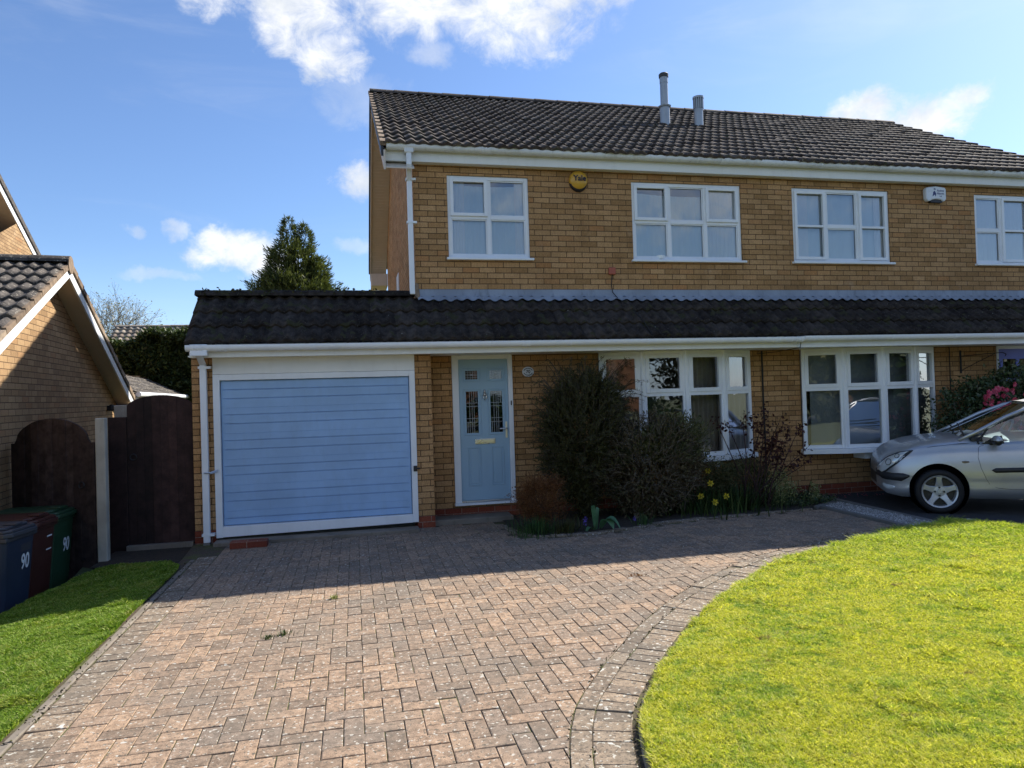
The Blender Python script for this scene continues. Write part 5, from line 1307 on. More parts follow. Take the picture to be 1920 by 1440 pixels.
def bed():
    r = np.random.default_rng(41)
    daffodil(4.33, 8.50, .25, 'yellow daffodil on the left of the front three under the bay window', 1)
    daffodil(4.50, 8.45, .17, 'lowest yellow daffodil, in the middle of the front three', 2)
    daffodil(4.72, 8.55, .22, 'yellow daffodil on the right of the front three', 3)
    daffodil(4.68, 8.95, .52, 'paler daffodil standing tallest against the brick behind the others', 4)
    daffodil(4.62, 8.78, .37, 'small half-hidden pale daffodil just below the tallest one', 5)
    e = plant('strap_leaved_clump', (2.25, 8.15, 0), 'clump of thin arching green leaves at the left front of the bed', 'plant')
    strap(r, e, (2.02, 8.10, 0), 300, .26, .6, 'lf_green', .004, 'leaves', .8); strap(r, e, (2.38, 8.06, 0), 260, .2, .5, 'lf_dark', .004, 'dark_leaves', .8)
    e = plant('strap_leaved_clump', (4.25, 8.7, 0), 'dark strap-leaved clump behind the daffodils', 'plant')
    strap(r, e, (4.25, 8.75, 0), 260, .40, 1.0, 'lf_hedge', .008, 'leaves', .5)
    e = plant('strap_leaved_clump', (5.0, 8.75, 0), 'broad dark clump of long leaves at the foot of the rose bush', 'plant')
    strap(r, e, (5.02, 8.72, 0), 360, .44, 1.2, 'lf_hedge', .008, 'leaves', .6); strap(r, e, (4.95, 8.62, 0), 60, .34, .6, 'lf_green', .008, 'bright_leaves', .6)
    e = plant('small_grass_clump', (3.32, 8.12, 0), 'small tuft of green leaves at the bed edge with one violet flower', 'plant')
    strap(r, e, (3.42, 8.14, 0), 60, .16, .25, 'lf_green', .004, 'leaves', .4)
    e2 = plant('violet_flower', (3.27, 8.14, 0), 'small violet flower beside the tuft at the bed edge', 'flower', 'small violet flowers')
    m = MB()
    for k in range(14): p = Vector((3.27, 8.14, .08))+Vector(r.normal(size=3)*.012); m.add([p, p+Vector((.012, 0, .004)), p+Vector((.006, 0, .016))], [(0, 1, 2)])
    m.build('petals', 'petal_v', e2); MB().tube([(3.27, 8.14, 0), (3.27, 8.14, .08)], .003, 5).build('stem', 'lf_green', e2)
    e2 = plant('violet_flower', (2.60, 8.02, 0), 'small violet flower left of the broad bluish leaf', 'flower', 'small violet flowers')
    m = MB()
    for k in range(20): p = Vector((2.60, 8.02, .11))+Vector(r.normal(size=3)*np.array([.010, .01, .022])); m.add([p, p+Vector((.014, 0, .004)), p+Vector((.006, 0, .018))], [(0, 1, 2)])
    m.build('petals', 'petal_v', e2); MB().tube([(2.60, 8.02, 0), (2.60, 8.02, .11)], .003, 5).build('stem', 'lf_green', e2)
    e = plant('broad_leaved_plant', (2.80, 7.98, 0), 'broad bluish-green leaves flopping over the bed edge in front of the shrubs', 'plant')
    m = MB()
    def leaf(b, d, L, w, drop, up, tw=0):
        b = Vector(b); d = Vector(d).normalized(); s = Vector((-d.y, d.x, tw)).normalized(); P = []
        for i in range(9):
            t = i/8; c = b+d*L*t+Vector((0, 0, up*math.sin(t*math.pi*.6)-drop*t*t)); ww = w*math.sin(math.pi*min(1, t*.9+.08))**.6; P.append([tuple(c+s*ww*q+Vector((0, 0, -.25*w*(1-q*q)*0+.18*w*q*q))) for q in (-1, -.5, 0, .5, 1)])
        m.grid(P)
    leaf((2.78, 8.02, .02), (.9, -.55, 0), .25, .085, .20, .22); leaf((2.82, 8.05, .02), (.45, -1, 0), .20, .075, .17, .20); leaf((2.74, 8.05, 0), (-.12, -.1, 0), .05, .03, 0, .30, .3); leaf((2.76, 8.06, 0), (.15, .1, 0), .05, .026, 0, .26, .5); leaf((2.72, 8.05, .0), (-.9, -.5, 0), .14, .03, .12, .10)
    m.build('leaves', 'lf_tulip', e, smooth=True)
    # rose bush with bare stems and dark red leaves
    e = plant('rose_bush', (5.2, 8.75, 0), 'leggy rose bush with bare dark stems and dark red leaves between the bay windows', 'shrub')
    st = MB(); T = [(4.62, 8.55, 1.28), (4.78, 8.6, 1.22), (5.10, 8.65, 1.33), (5.25, 8.7, 1.25), (5.42, 8.72, 1.37), (5.55, 8.75, 1.35), (5.72, 8.7, 1.28), (5.80, 8.65, 1.08), (5.95, 8.6, 1.12), (6.02, 8.62, .80), (6.08, 8.6, .66), (5.60, 8.55, .92), (5.5, 8.6, 1.05), (5.85, 8.55, .60), (5.66, 8.7, 1.05)]
    LP = []
    for i, t in enumerate(T):
        root = Vector((5.22+r.normal()*.10, 8.72+r.normal()*.06, 0)); t = Vector(t); mid = root.lerp(t, .5)+Vector((r.normal()*.05, r.normal()*.03, .08)); pts = [root, root.lerp(mid, .5)+Vector((0, 0, .02)), mid, mid.lerp(t, .55)+Vector(r.normal(size=3)*.015), t]
        st.tube(pts, [.011, .009, .007, .005, .002], 5)
        dens = 75 if i in (4, 5, 6, 7, 11, 12, 14) else 26
        for k in range(dens): u = r.uniform(.45, 1) if dens > 50 else r.uniform(.8, 1); q = mid.lerp(t, max(0, u*2-1)); LP.append(np.array(q)+r.normal(size=3)*(.05 if dens > 50 else .03))
        for k in range(5): u = r.uniform(.3, .95); q = root.lerp(mid, u*2) if u < .5 else mid.lerp(t, u*2-1); st.tube([q, q+Vector(r.normal(size=3)*.05)+Vector((0, 0, .05))], [.003, .001], 4)
    st.build('stems', 'stemred', e); V, F = leaves(np.array(LP), .052, r, .65, None, .3, .5); np_mesh('leaves', V, F, 'lf_rose', e)
    e = plant('variegated_shrub', (5.62, 8.8, 0), 'yellow-green variegated bush beside the foot of the rose', 'shrub')
    P, D = blob_points(r, 2200, (5.66, 8.72, .28), (.24, .18, .24), 22, .25); P = P[P[:, 2] > .01]; V, F = leaves(P, .026, r, .5); np_mesh('foliage', V, F, 'lf_var', e)
    e = plant('variegated_shrub', (6.15, 8.72, 0), 'tiny upright variegated shrub at the right end of the bed', 'shrub')
    P, D = blob_points(r, 520, (6.15, 8.70, .17), (.075, .06, .16), 12, .25); P = P[P[:, 2] > .01]; V, F = leaves(P, .026, r, .55); np_mesh('foliage', V, F, 'lf_var', e)
    e = plant('low_shrub', (5.2, 8.95, 0), 'dull green low shrub against the brick behind the rose stems', 'shrub')
    P, D = blob_points(r, 9000, (5.12, 8.98, .40), (.55, .24, .34), 30, .2); P = P[P[:, 2] > .01]; V, F = leaves(P, .032, r, .4); np_mesh('foliage', V, F, 'lf_tip', e)
    e = plant('trailing_plant', (6.15, 8.85, 0), 'dark low ground-cover leaves at the right end of the planting bed', 'plant')
    n = 2600; P = np.stack([r.uniform(5.6, 6.52, n), r.uniform(8.5, 9.3, n), r.uniform(.0, .10, n)], 1); P = P[P[:, 1] > 8.42+(P[:, 0]-6.0)*.5]; V, F = leaves(P, .032, r, .6); np_mesh('leaves', V, F, 'lf_cam', e)
    # camellia
    e = plant('camellia', (9.3, 8.95, 0), 'camellia bush covered in pink flowers beside the violet door', 'shrub')
    pts = []; 
    for c, rad, n in (((9.15, 8.95, 1.0), (.66, .38, .55), 5200), ((9.55, 8.95, 1.35), (.45, .33, .33), 2600), ((8.95, 8.9, .55), (.55, .35, .45), 3000), ((10.0, 8.9, 1.25), (.35, .3, .45), 1500), ((8.62, 8.95, 1.38), (.14, .12, .14), 170), ((9.75, 8.92, 1.62), (.40, .28, .26), 1700), ((9.2, 8.92, 1.45), (.35, .28, .25), 1200)):
        P, D = blob_points(r, n, c, rad, 34, .22); pts.append(P)
    P = np.concatenate(pts); P = P[(P[:, 1] < 9.40) & (P[:, 2] > .02)]; V, F = leaves(P, .062, r, .48); np_mesh('foliage', V, F, 'lf_cam', e)
    st = MB(); branches(st, r, (9.3, 9.0, 0), [tuple(P[i]) for i in r.integers(0, len(P), 60)], .016, .06); st.build('stems', 'barkpale', e)
    fm = MB(); fr = np.random.default_rng(8)
    cand = P[(P[:, 1] < 8.80)]; idx = fr.choice(len(cand), 150, replace=False)
    for i in idx:
        c = Vector(cand[i])+Vector((fr.normal()*.02, -.11, 0)); R_ = fr.uniform(.034, .056); f = Vector((fr.normal()*.4, -1, fr.normal()*.3)).normalized(); a = f.cross(Vector((0, 0, 1))).normalized(); b = a.cross(f)
        for ring, (rr, hh, k_) in enumerate(((1, 0, 7), (.65, .014, 6), (.35, .022, 4))):
            for k in range(k_):
                an = 2*math.pi*k/k_+ring*.4; u = a*math.cos(an)+b*math.sin(an); v = f.cross(u); q = c+f*hh
                fm.add([q, q+u*R_*rr*.6+v*R_*.38*rr+f*.008, q+u*R_*rr+f*.012, q+u*R_*rr*.6-v*R_*.38*rr+f*.008], [(0, 1, 2, 3)])
    fm.build('flowers', 'petal_p', e)
    n = 46; g = MB()
    for k in range(n):
        x, y = r.uniform(6.7, 7.6), r.uniform(9.0, 9.36); s = r.uniform(.012, .03); a = r.uniform(0, 3); g.add([(x, y, .002), (x+s*math.cos(a), y+s*math.sin(a), .006), (x+s*math.cos(a+1), y+s*math.sin(a+1), .010)], [(0, 1, 2)])
    tag(g.build('fallen_petals', 'petal_p'), 'pink camellia petals scattered on the tarmac along the wall', 'petals', kind='stuff')
shrubs(); bed()

def weeds():
    r = np.random.default_rng(9)
    L = [((-.53, 5.28, 0), .045, 'dull green weed rosette growing in the paving joints left of centre'), ((-.63, 5.24, 0), .03, 'smaller weed just left of the larger rosette in the paving'), ((-.22, 6.10, 0), .04, 'grey-green sprig in the paving joints near the shadow edge')]
    for (c, h, lab) in L:
        e = plant('weed', c, lab, 'weed', 'weeds in the driveway joints'); strap(r, e, c, 50, h, .10, 'lf_hedge' if h != .04 else 'lf_var', .003, 'leaves', .9)
    g = MB(); n = 900                        # moss and seedlings in the joints of the curved edging
    P = []
    for k in range(n):
        s = r.uniform(1.5, EL[-1]-.3); p, nn = edge_at(s); o = (.21 if r.random() < .5 else .318)+r.normal()*.006 if r.random() < .6 else r.normal()*.02; q = p+nn*o; P.append((q[0], q[1], r.uniform(-.004, .004)))
    for k in range(500): P.append((LEFT-.02+r.normal()*.02, r.uniform(1.5, 8), r.uniform(-.002, .012)))
    for k in range(260): P.append((r.uniform(1.9, 6), 0, 0)); x = P[-1][0]; P[-1] = (x, bed_y(x)-.02+r.normal()*.05, r.uniform(0, .012))
    V, F = leaves(np.array(P), .016, r, .7); o = np_mesh('joint_moss', V, F, 'moss'); o['kind'] = 'stuff'
    for (x, y) in ((3.13, 6.02), (4.25, 7.9)): pass
    P = np.array([(r.normal()*.04+2.41, r.normal()*.025+5.95, .006) for _ in range(40)]); V, F = leaves(P, .03, r, .4, None, .6); tag(np_mesh('dry_leaves', V, F, 'lf_rust'), 'small heap of dry brown leaves on the paving near the lawn curve', 'leaves')
    P = np.array([(r.uniform(-1.5, 5.8), r.uniform(2.5, 8.4), .006) for _ in range(120)]); P = P[[edge_sd(p[0], p[1])[0][0] > .05 and p[1] < bed_y(p[0])-.05 for p in P]]; V, F = leaves(P, .012, r, .5, None, .8); o = np_mesh('litter', V, F, 'lf_rust'); o['kind'] = 'stuff'
weeds()

# ================================================================== BACKGROUND
def conifer():
    e = plant('conifer_tree', (-2.0, 26, 0), 'bushy green conifer with two pointed tops behind the garage roof', 'tree'); r = np.random.default_rng(51)
    V_, D_ = [], []
    tops = [(-2.12, 26.0, 8.02, 1.0), (-1.62, 26.2, 7.85, .8), (-1.85, 25.8, 7.2, .9), (-1.2, 25.8, 6.7, .9), (-2.6, 25.8, 6.7, .9)]
    for (cx, cy, zt, k) in tops:
        for z in np.arange(1.0, zt, .075):
            rad = min(1.25, .06+(zt-z)*.40)*(1+.15*math.sin(z*5+cx*3))
            for b in range(int(7+rad*12)):
                a = r.uniform(0, 2*math.pi)
                if math.sin(a) > .35: continue
                L = rad*r.uniform(.72, 1.16); nn = int(11+L*15); t = r.uniform(.45, 1, nn)**.8; dr = np.array([math.cos(a), math.sin(a), .0]); p0 = np.array([cx, cy, z])
                P = p0+dr*L*t[:, None]; P[:, 2] += .50*L*(t**2)*.9-.10*L; P += r.normal(size=P.shape)*.035
                V_.append(P); D_.append(np.tile(dr*.8+np.array([0, 0, .75]), (nn, 1)))
    P = np.concatenate(V_); D = np.concatenate(D_); V, F = leaves(P, .17, r, .16, D, 0, .42); np_mesh('foliage', V, F, 'lf_con', e)
    MB().tube([(-1.9, 26, -1), (-1.95, 26, 4), (-2.2, 26, 7.6)], [.2, .12, .03], 8).build('trunk', 'bark', e)
conifer()
def hedge():
    e = plant('hedge', (-6, 22, 0), 'tall dark clipped hedge between the neighbouring gable and the garage', 'hedge'); r = np.random.default_rng(52); n = 42000
    x = r.uniform(-9.2, -3.6, n); face = r.random(n) < .75
    zt = 3.46+.16*np.sin(x*2.1)+.10*np.sin(x*5.3)+.12*np.clip(x+5.5, 0, 1)
    z = np.where(face, r.uniform(.4, 1, n)**.8*zt, zt+r.normal(size=n)*.06); bump_ = .30*vnoise(x*1.0, z*1.0, 1.6, 3)+.25*vnoise(x, z, 3.6, 4)
    y = np.where(face, 21.6+bump_*1.6+r.normal(size=n)*.06, r.uniform(21.7, 22.8, n)); P = np.stack([x, y, z+(~face)*.05], 1)
    V, F = leaves(P, .13, r, .42, None, -.3, .5); np_mesh('foliage', V, F, 'lf_hedge', e)
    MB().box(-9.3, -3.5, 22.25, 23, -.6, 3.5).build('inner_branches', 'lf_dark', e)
hedge()
def baretree(name, c, h, spread, label, seed, m, nb_=9, thick=.10, leafm_=None, nl=2, depth=4):
    e = plant(name, c, label, 'tree'); r = np.random.default_rng(seed); mb = MB(); tips = []
    def grow(p, d, L, rad, lev):
        q = p+d*L; mid = p+d*L*.5+Vector(r.normal(size=3)*L*.05); mb.tube([p, mid, q], [rad, rad*.8, rad*.6], 5 if lev < 2 else 3, cap=False)
        if lev >= depth: tips.append(q); tips.append(mid); return
        for k in range(3 if lev else nb_):
            ax = Vector(r.normal(size=3)); nd = (d+ax*.42*(1 if lev else spread)).normalized(); nd.z = abs(nd.z)*.85+.12; nd.normalize(); grow(q if k else mid.lerp(q, .7), nd, L*r.uniform(.62, .85), rad*.55, lev+1)
    grow(Vector(c), Vector((0, 0, 1)), h*.30, thick, 0); mb.build('trunk', m, e)
    if leafm_:
        P = np.repeat(np.array([tuple(t) for t in tips]), nl, 0)+r.normal(size=(len(tips)*nl, 3))*.18; V, F = leaves(P, .13, r, .6); np_mesh('crown', V, F, leafm_, e)
baretree('bare_tree', (-17.6, 60, 0), 10.7, .75, 'leafless pale tree with fine budding twigs beyond the far roof', 61, 'barkpale', 13, .16, 'lf_bare', 1, 5)
baretree('bare_tree', (-21.5, 58, 0), 9.5, .8, 'second leafless budding tree, partly behind the left gable', 62, 'barkpale', 11, .15, 'lf_bare', 1, 5)
baretree('bare_sapling', (-11.4, 50, 0), 7.6, .7, 'thin bare twiggy tree top just left of the garage roof', 63, 'barkpale', 3, .06, None)
baretree('bare_sapling', (-.2, 34, 0), 7.2, .6, 'few bare twigs showing above the garage ridge between the conifer and the house', 64, 'barkpale', 4, .04, None)
def far_house():
    e = thing('distant_house', (-8, 36, 0), 'distant house with pale weathered tiled roof behind the tall hedge', 'house')
    MB().box(-11.2, -2, 36.5, 43, -.6, 3.9).build('wall', 'brick', e, uv=True)
    s = Vector((0, 1, .75)).normalized(); tiles('roof', 'tile_far', e, (-11.4, 36.0, 3.9), (1, 0, 0), s, 9.6, 2.75, gauge=.34, amp=.05, lap=.05, tw=.6, jit=.01, local=False)
    m = MB(); ridge(m, (-11.4, 38.15, 5.52), (-1.8, 38.15, 5.52), .12, .6); m.build('ridge', 'tile_far', e); MB().quad((-11.3, 38.2, 5.5), (-1.9, 38.2, 5.5), (-1.9, 43, 3.8), (-11.3, 43, 3.8)).build('rear_slope', 'tile_far', e)
far_house()

# ---- across the road, seen only in the window reflections
def opposite():
    struct(MB().poly([(-60, -22, -.02), (60, -22, -.02), (60, -14.5, -.02), (-60, -14.5, -.02)]).build('road', 'road'))
    for i, (x, w) in enumerate(((4.5, 9), (21, 9), (-13, 9))):
        e = thing('opposite_house', (x, -30, 0), ('orange brick house across the road, straight opposite the driveway', 'orange brick house across the road, to the right', 'orange brick house across the road, to the left')[i], 'house')
        b = MB(); wall(b, x-w/2, x+w/2, 0, 5.0, -30, [(x-3.4, x-1.6, 3.2, 4.4), (x+1.4, x+3.2, 3.2, 4.4), (x-3.4, x-1.0, .8, 2.2)], .1); b.quad((x-w/2, -30, 0), (x-w/2, -30, 5), (x-w/2, -37, 5), (x-w/2, -37, 0)); b.quad((x+w/2, -30, 0), (x+w/2, -37, 0), (x+w/2, -37, 5), (x+w/2, -30, 5)); b.build('wall', 'brick_opp', e, uv=True)
        b = MB(); b.quad((x-w/2-.3, -29.6, 4.9), (x+w/2+.3, -29.6, 4.9), (x+w/2+.3, -33.5, 7.6), (x-w/2-.3, -33.5, 7.6)); b.quad((x-w/2-.3, -37.4, 4.9), (x+w/2+.3, -37.4, 4.9), (x+w/2+.3, -33.5, 7.6), (x-w/2-.3, -33.5, 7.6)); b.build('roof', 'tile_n', e)
        for (a, c, d, f) in ((x-3.4, x-1.6, 3.2, 4.4), (x+1.4, x+3.2, 3.2, 4.4), (x-3.4, x-1.0, .8, 2.2)):
            g = MB()
            for q in (a, (a+c)/2-.04, c-.08): g.box(q, q+.08, -30.05, -29.97, d, f)
            g.box(a, c, -30.04, -29.98, d-.08, d); g.box(a, c, -30.04, -29.98, f, f+.08); fo = g.build('window', 'pvc', e); MB().quad((a, -30.03, d), (c, -30.03, d), (c, -30.03, f), (a, -30.03, f)).build('pane', 'black', fo)
    r = np.random.default_rng(77)
    for (x, y, s, lab) in ((-1.5, -12.5, 1.6, 'rounded green bush by the road behind the viewer, left'), (6.5, -12.8, 1.3, 'rounded green bush by the road behind the viewer, middle'), (13, -12, 2.0, 'rounded green bush by the road behind the viewer, right')):
        e = plant('roadside_bush', (x, y, 0), lab, 'bush'); P, D = blob_points(r, 5000, (x, y, s*.6), (s*1.3, s*.8, s*.7), 30, .2); P = P[P[:, 2] > 0]; V, F = leaves(P, .12, r, .6); np_mesh('foliage', V, F, 'lf_green', e)
    baretree('street_tree', (9.5, -11, 0), 9, .9, 'bare twisted street tree behind the viewer', 78, 'bark', 6, .22)
    baretree('street_tree', (17, -12, 0), 8, .9, 'bare street tree further along behind the viewer', 79, 'bark', 6, .2)
    for (x, y, s, lab) in ((3.6, -13.5, 2.2, 'large dark evergreen tree behind the viewer, left of the drive end'), (10.5, -14, 3.8, 'large dark evergreen tree behind the viewer, near the bare street tree'), (19.5, -13.5, 3.2, 'large dark evergreen tree behind the viewer, furthest right')):
        e = plant('evergreen_tree', (x, y, 0), lab, 'tree'); P, D = blob_points(r, 9000, (x, y, s*1.05), (s, s*.8, s), 50, .16); P = P[P[:, 2] > 0]; V, F = leaves(P, .30, r, .5); np_mesh('crown', V, F, 'lf_dark', e); MB().tube([(x, y, 0), (x, y, s)], .18, 8).build('trunk', 'bark', e)
    e = plant('sky_blocking_hedge', (17, -4, 0), 'tall dark hedge added out of view far to the right, blocking sky from the window panes', 'hedge'); n = 16000; P = np.stack([r.uniform(16.2, 17.2, n), r.uniform(-13, 3.5, n), r.uniform(0, 4.6, n)], 1); V, F = leaves(P, .26, r, .5); np_mesh('foliage', V, F, 'lf_hedge', e); MB().box(16.9, 17.6, -13, 3.5, 0, 4.3).build('inner_branches', 'lf_dark', e)  # hedge added out of view to keep bright sky out of the bay panes
    e = thing('parked_van', (15, -16, 0), 'pale blue-grey van parked on the road behind the viewer', 'van'); b = MB(); pts = [(-2.4, .35), (-2.4, 1.0), (-2.0, 1.2), (-1.3, 1.95), (2.3, 2.05), (2.4, .35)]
    b.prism([(15+a, -17, c) for a, c in pts], (0, 1.8, 0)); b.build('body', 'vanwhite', e, bevel=.08)
    for dx in (-1.5, 1.5): MB().lathe([(0, 0), (.33, 0), (.33, .2), (0, .2)], (15+dx, -15.3, .33), 'Y', 20).build('wheel', 'tyre', e)
    e = thing('parked_car', (9.2, -4.5, 0), 'dark blue car parked on the drive behind the viewer', 'car'); b = MB(); pts = [(-2.0, .3), (-2.0, .75), (-1.1, .95), (-.5, 1.42), (.9, 1.45), (1.6, 1.0), (2.0, .9), (2.05, .3)]
    b.prism([(9.2-.8, -4.5+a, c) for a, c in pts], (1.6, 0, 0)); b.build('body', 'bluecar', e, bevel=.09)
    for dy in (-1.25, 1.25):
        for sx in (-.82, .66): MB().lathe([(0, 0), (.3, 0), (.3, .16), (0, .16)], (9.2+sx, -4.5+dy, .3), 'X', 20).build('wheel', 'tyre', e)
opposite()

# ================================================================== SILVER HATCHBACK
def hatchback():
    YAW = R(-33)                      # car x axis (nose to tail) in the world
    e = thing('parked_car', (0, 0, 0), 'silver small hatchback parked nose-left on the neighbouring drive', 'car')
    tab = lambda xs, ys: (lambda x: float(np.interp(x, xs, ys)))
    zt = tab([0, .02, .06, .14, .30, .50, .75, 1.0, 1.25, 2.9, 3.35, 3.7, 3.83], [.60, .66, .72, .79, .87, .925, .96, .985, .99, .99, .97, .92, .80])
    zs = tab([0, .02, .06, .14, .30, .50, .75, 1.0, 1.25, 2.0, 3.2, 3.83], [.54, .585, .63, .69, .76, .81, .84, .855, .86, .895, .955, .72])
    zb = tab([0, .1, .3, 3.5, 3.83], [.29, .22, .19, .20, .30])
    wd = tab([0, .02, .05, .10, .18, .30, .45, .65, .9, 1.3, 2.6, 3.3, 3.6, 3.78, 3.83], [.36, .46, .545, .62, .69, .745, .785, .812, .825, .828, .828, .80, .75, .66, .55])
    pf = tab([0, .08, .22, .26, .32, .5, .7, .85, .95, 1], [.90, .965, .985, .972, .985, 1.0, .992, .972, .945, .915])
    def S(x, s, side=-1, off=0.0):
        x = min(x, 3.83)
        b, h, t, w = zb(x), zs(x), zt(x), wd(x)
        if s <= 1: z = b+(h-b)*s; y = w*pf(s)
        else:
            a = (s-1)*math.pi/2; y = w*.915*math.cos(a)**.75; z = h+(t-h)*math.sin(a)**.95
        return Vector((x if x > .76 else .76-(.76-x)*.88, side*y, z))
    def N(x, s, side=-1):
        d = 1e-3; x0 = min(max(x, .004), 3.82); s0 = min(max(s, .002), 1.998)
        a = S(x0+d, s0, side)-S(x0-d, s0, side); b = S(x0, s0+d, side)-S(x0, s0-d, side); n = a.cross(b).normalized()
        if n.y*side < 0 and s < 1.6: n = -n
        if s >= 1.6 and n.z < 0: n = -n
        return n
    xs = [0, .008, .02, .04, .07, .11, .16, .22, .30, .38, .46, .54, .62, .70, .78, .86, .94, 1.02, 1.1, 1.2, 1.3, 1.5, 1.7, 1.9, 2.1, 2.4, 2.7, 2.9, 3.0, 3.1, 3.2, 3.3, 3.4, 3.5, 3.6, 3.7, 3.76, 3.81, 3.83]
    ss = list(np.linspace(0, 1, 15))+list(np.linspace(1.06, 2, 12))
    mb = MB(); loop = []
    for x in xs:
        row = [S(x, s, -1) for s in ss]+[S(x, s, 1) for s in ss[::-1][1:]]; loop.append([tuple(p) for p in row]+[tuple(row[0])])
    V = []; F = []; m = len(loop[0])-1
    for row in loop: V += row[:-1]
    for i in range(len(xs)-1):
        for j in range(m): F.append((i*m+j, i*m+(j+1) % m, (i+1)*m+(j+1) % m, (i+1)*m+j))
    F.append(tuple(range(m))[::-1]); F.append(tuple((len(xs)-1)*m+j for j in range(m)))
    me = bpy.data.meshes.new('body'); me.from_pydata(V, [], F); me.update()
    import bmesh
    bm = bmesh.new(); bm.from_mesh(me); bmesh.ops.recalc_face_normals(bm, faces=bm.faces); bm.to_mesh(me); bm.free()
    body = bpy.data.objects.new('body', me); COL.objects.link(body)
    cut = MB()
    for wx in (.76, 3.20): cut.lathe([(0, -1.2), (.338, -1.2), (.338, -.50), (0, -.50)], (wx, 0, .305), 'Y', 48); cut.lathe([(0, .50), (.338, .50), (.338, 1.2), (0, 1.2)], (wx, 0, .305), 'Y', 48)
    co = cut.build('cutter', 'black'); bm = bmesh.new(); bm.from_mesh(co.data); bmesh.ops.remove_doubles(bm, verts=bm.verts, dist=1e-5); bmesh.ops.recalc_face_normals(bm, faces=bm.faces); bm.to_mesh(co.data); bm.free()
    md = body.modifiers.new('b', 'BOOLEAN'); md.operation = 'DIFFERENCE'; md.object = co; md.solver = 'EXACT'
    dg = bpy.context.evaluated_depsgraph_get(); me2 = bpy.data.meshes.new_from_object(body.evaluated_get(dg)); body.modifiers.clear(); body.data = me2
    bpy.data.objects.remove(co, do_unlink=True)
    me2.materials.clear(); me2.materials.append(M['car']); me2.polygons.foreach_set('use_smooth', [True]*len(me2.polygons)); md = body.modifiers.new('es', 'EDGE_SPLIT'); md.split_angle = R(32)
    body.parent = e
    def patch(name, m, pts, off=.004, thick=.0, n=6, par=e, side=-1):
        """patch on the body: pts = outline in (x, s), rows of equal count"""
        b = MB(); P = []
        for row in pts:
            r_ = []
            for (x, s) in row: r_.append(tuple(S(x, s, side)+N(x, s, side)*off))
            P.append(r_)
        b.grid(P); rim = [P[0][j] for j in range(len(P[0]))]
        return b.build(name, m, par, local=True, smooth=True)
    def lerp2(a, b, t): return (a[0]*(1-t)+b[0]*t, a[1]*(1-t)+b[1]*t)
    def quadpatch(name, m, top, bot, off=.004, nx=14, ny=5, side=-1, bulge=0.0, par=e):
        b = MB(); P = []
        def along(pl, t):
            k = t*(len(pl)-1); i = min(len(pl)-2, int(k)); return lerp2(pl[i], pl[i+1], k-i)
        for j in range(ny+1):
            row = []
            for i in range(nx+1):
                q = lerp2(along(bot, i/nx), along(top, i/nx), j/ny); o = off+bulge*math.sin(math.pi*j/ny)*min(1, 4*min(i/nx, 1-i/nx)+.15); row.append(tuple(S(*q, side)+N(*q, side)*o))
            P.append(row)
        b.grid(P); return b.build(name, m, par, local=True, smooth=True)
    for side in (-1, 1):
        hl = quadpatch('headlight', 'headlamp', [(.012, .97), (.10, 1.10), (.24, 1.10), (.40, 1.04)], [(.010, .70), (.06, .68), (.16, .78), (.40, 1.03)], .009, 18, 6, side, .008)
        lb_ = MB()
        for (x_, s_, r_) in ((.14, .90, .042), (.25, .97, .030)):
            c_ = S(x_, s_, side)+N(x_, s_, side)*.016; n_ = N(x_, s_, side); a_ = n_.cross(Vector((0, 0, 1))).normalized(); b_ = n_.cross(a_)
            lb_ = MB().tube([c_+(a_*math.cos(q)+b_*math.sin(q))*r_ for q in np.linspace(0, 2*math.pi, 21)], .004, 6); lb_.build('lamp_ring', 'disc', hl, local=True)
        quadpatch('headlight_surround', 'black', [(.008, 1.05), (.10, 1.19), (.25, 1.18), (.45, 1.06)], [(.006, .62), (.06, .62), (.16, .73), (.45, 1.00)], .004, 18, 2, side)
        quadpatch('bumper_strip', 'black', [(.0, 1.0 if 0 else .98), (.05, .70), (.16, .60), (.30, .555), (.385, .50)], [(.0, .60), (.05, .44), (.16, .40), (.28, .37), (.385, .46)], .004, 20, 6, side, .022)
        quadpatch('fog_light', 'headlamp', [(.06, .30), (.14, .27), (.20, .24)], [(.06, .17), (.14, .15), (.20, .19)], .006, 8, 3, side, .004)
        quadpatch('side_strip', 'black', [(1.34, .555), (1.38, .59), (2.6, .60)], [(1.34, .545), (1.38, .50), (2.6, .52)], .003, 30, 5, side, .018)
        quadpatch('side_indicator', 'amber', [(1.02, .725), (1.05, .735), (1.10, .725)], [(1.02, .70), (1.05, .685), (1.10, .70)], .003, 8, 3, side, .006)
        # door gap and bumper joint as thin dark lines
        def line(pl, w=.0045, name='panel_gap'):
            b = MB(); pts = []
            for i in range(len(pl)-1):
                for k in range(8): pts.append(lerp2(pl[i], pl[i+1], k/8))
            pts.append(pl[-1]); b.tube([S(*q, side)+N(*q, side)*.0005 for q in pts], w*.5, 5); return b.build(name, 'black', e, local=True)
        line([(1.28, 1.06), (1.215, .97), (1.20, .80), (1.225, .60), (1.28, .38), (1.32, .27), (1.40, .215), (1.55, .19), (2.5, .19), (2.58, .25), (2.6, .98)])
        line([(.0, .52), (.2, .44), (.42, .46)], .0035); line([(1.12, .27), (1.30, .28)], .003)
    quadpatch('front_grille', 'black', [(.0, .95), (.0, .95)], [(.0, .35), (.0, .35)], .003, 2, 2)
    g = MB(); g.box(.086, .10, -.30, .30, .33, .47); g.build('grille', 'black', e, local=True)
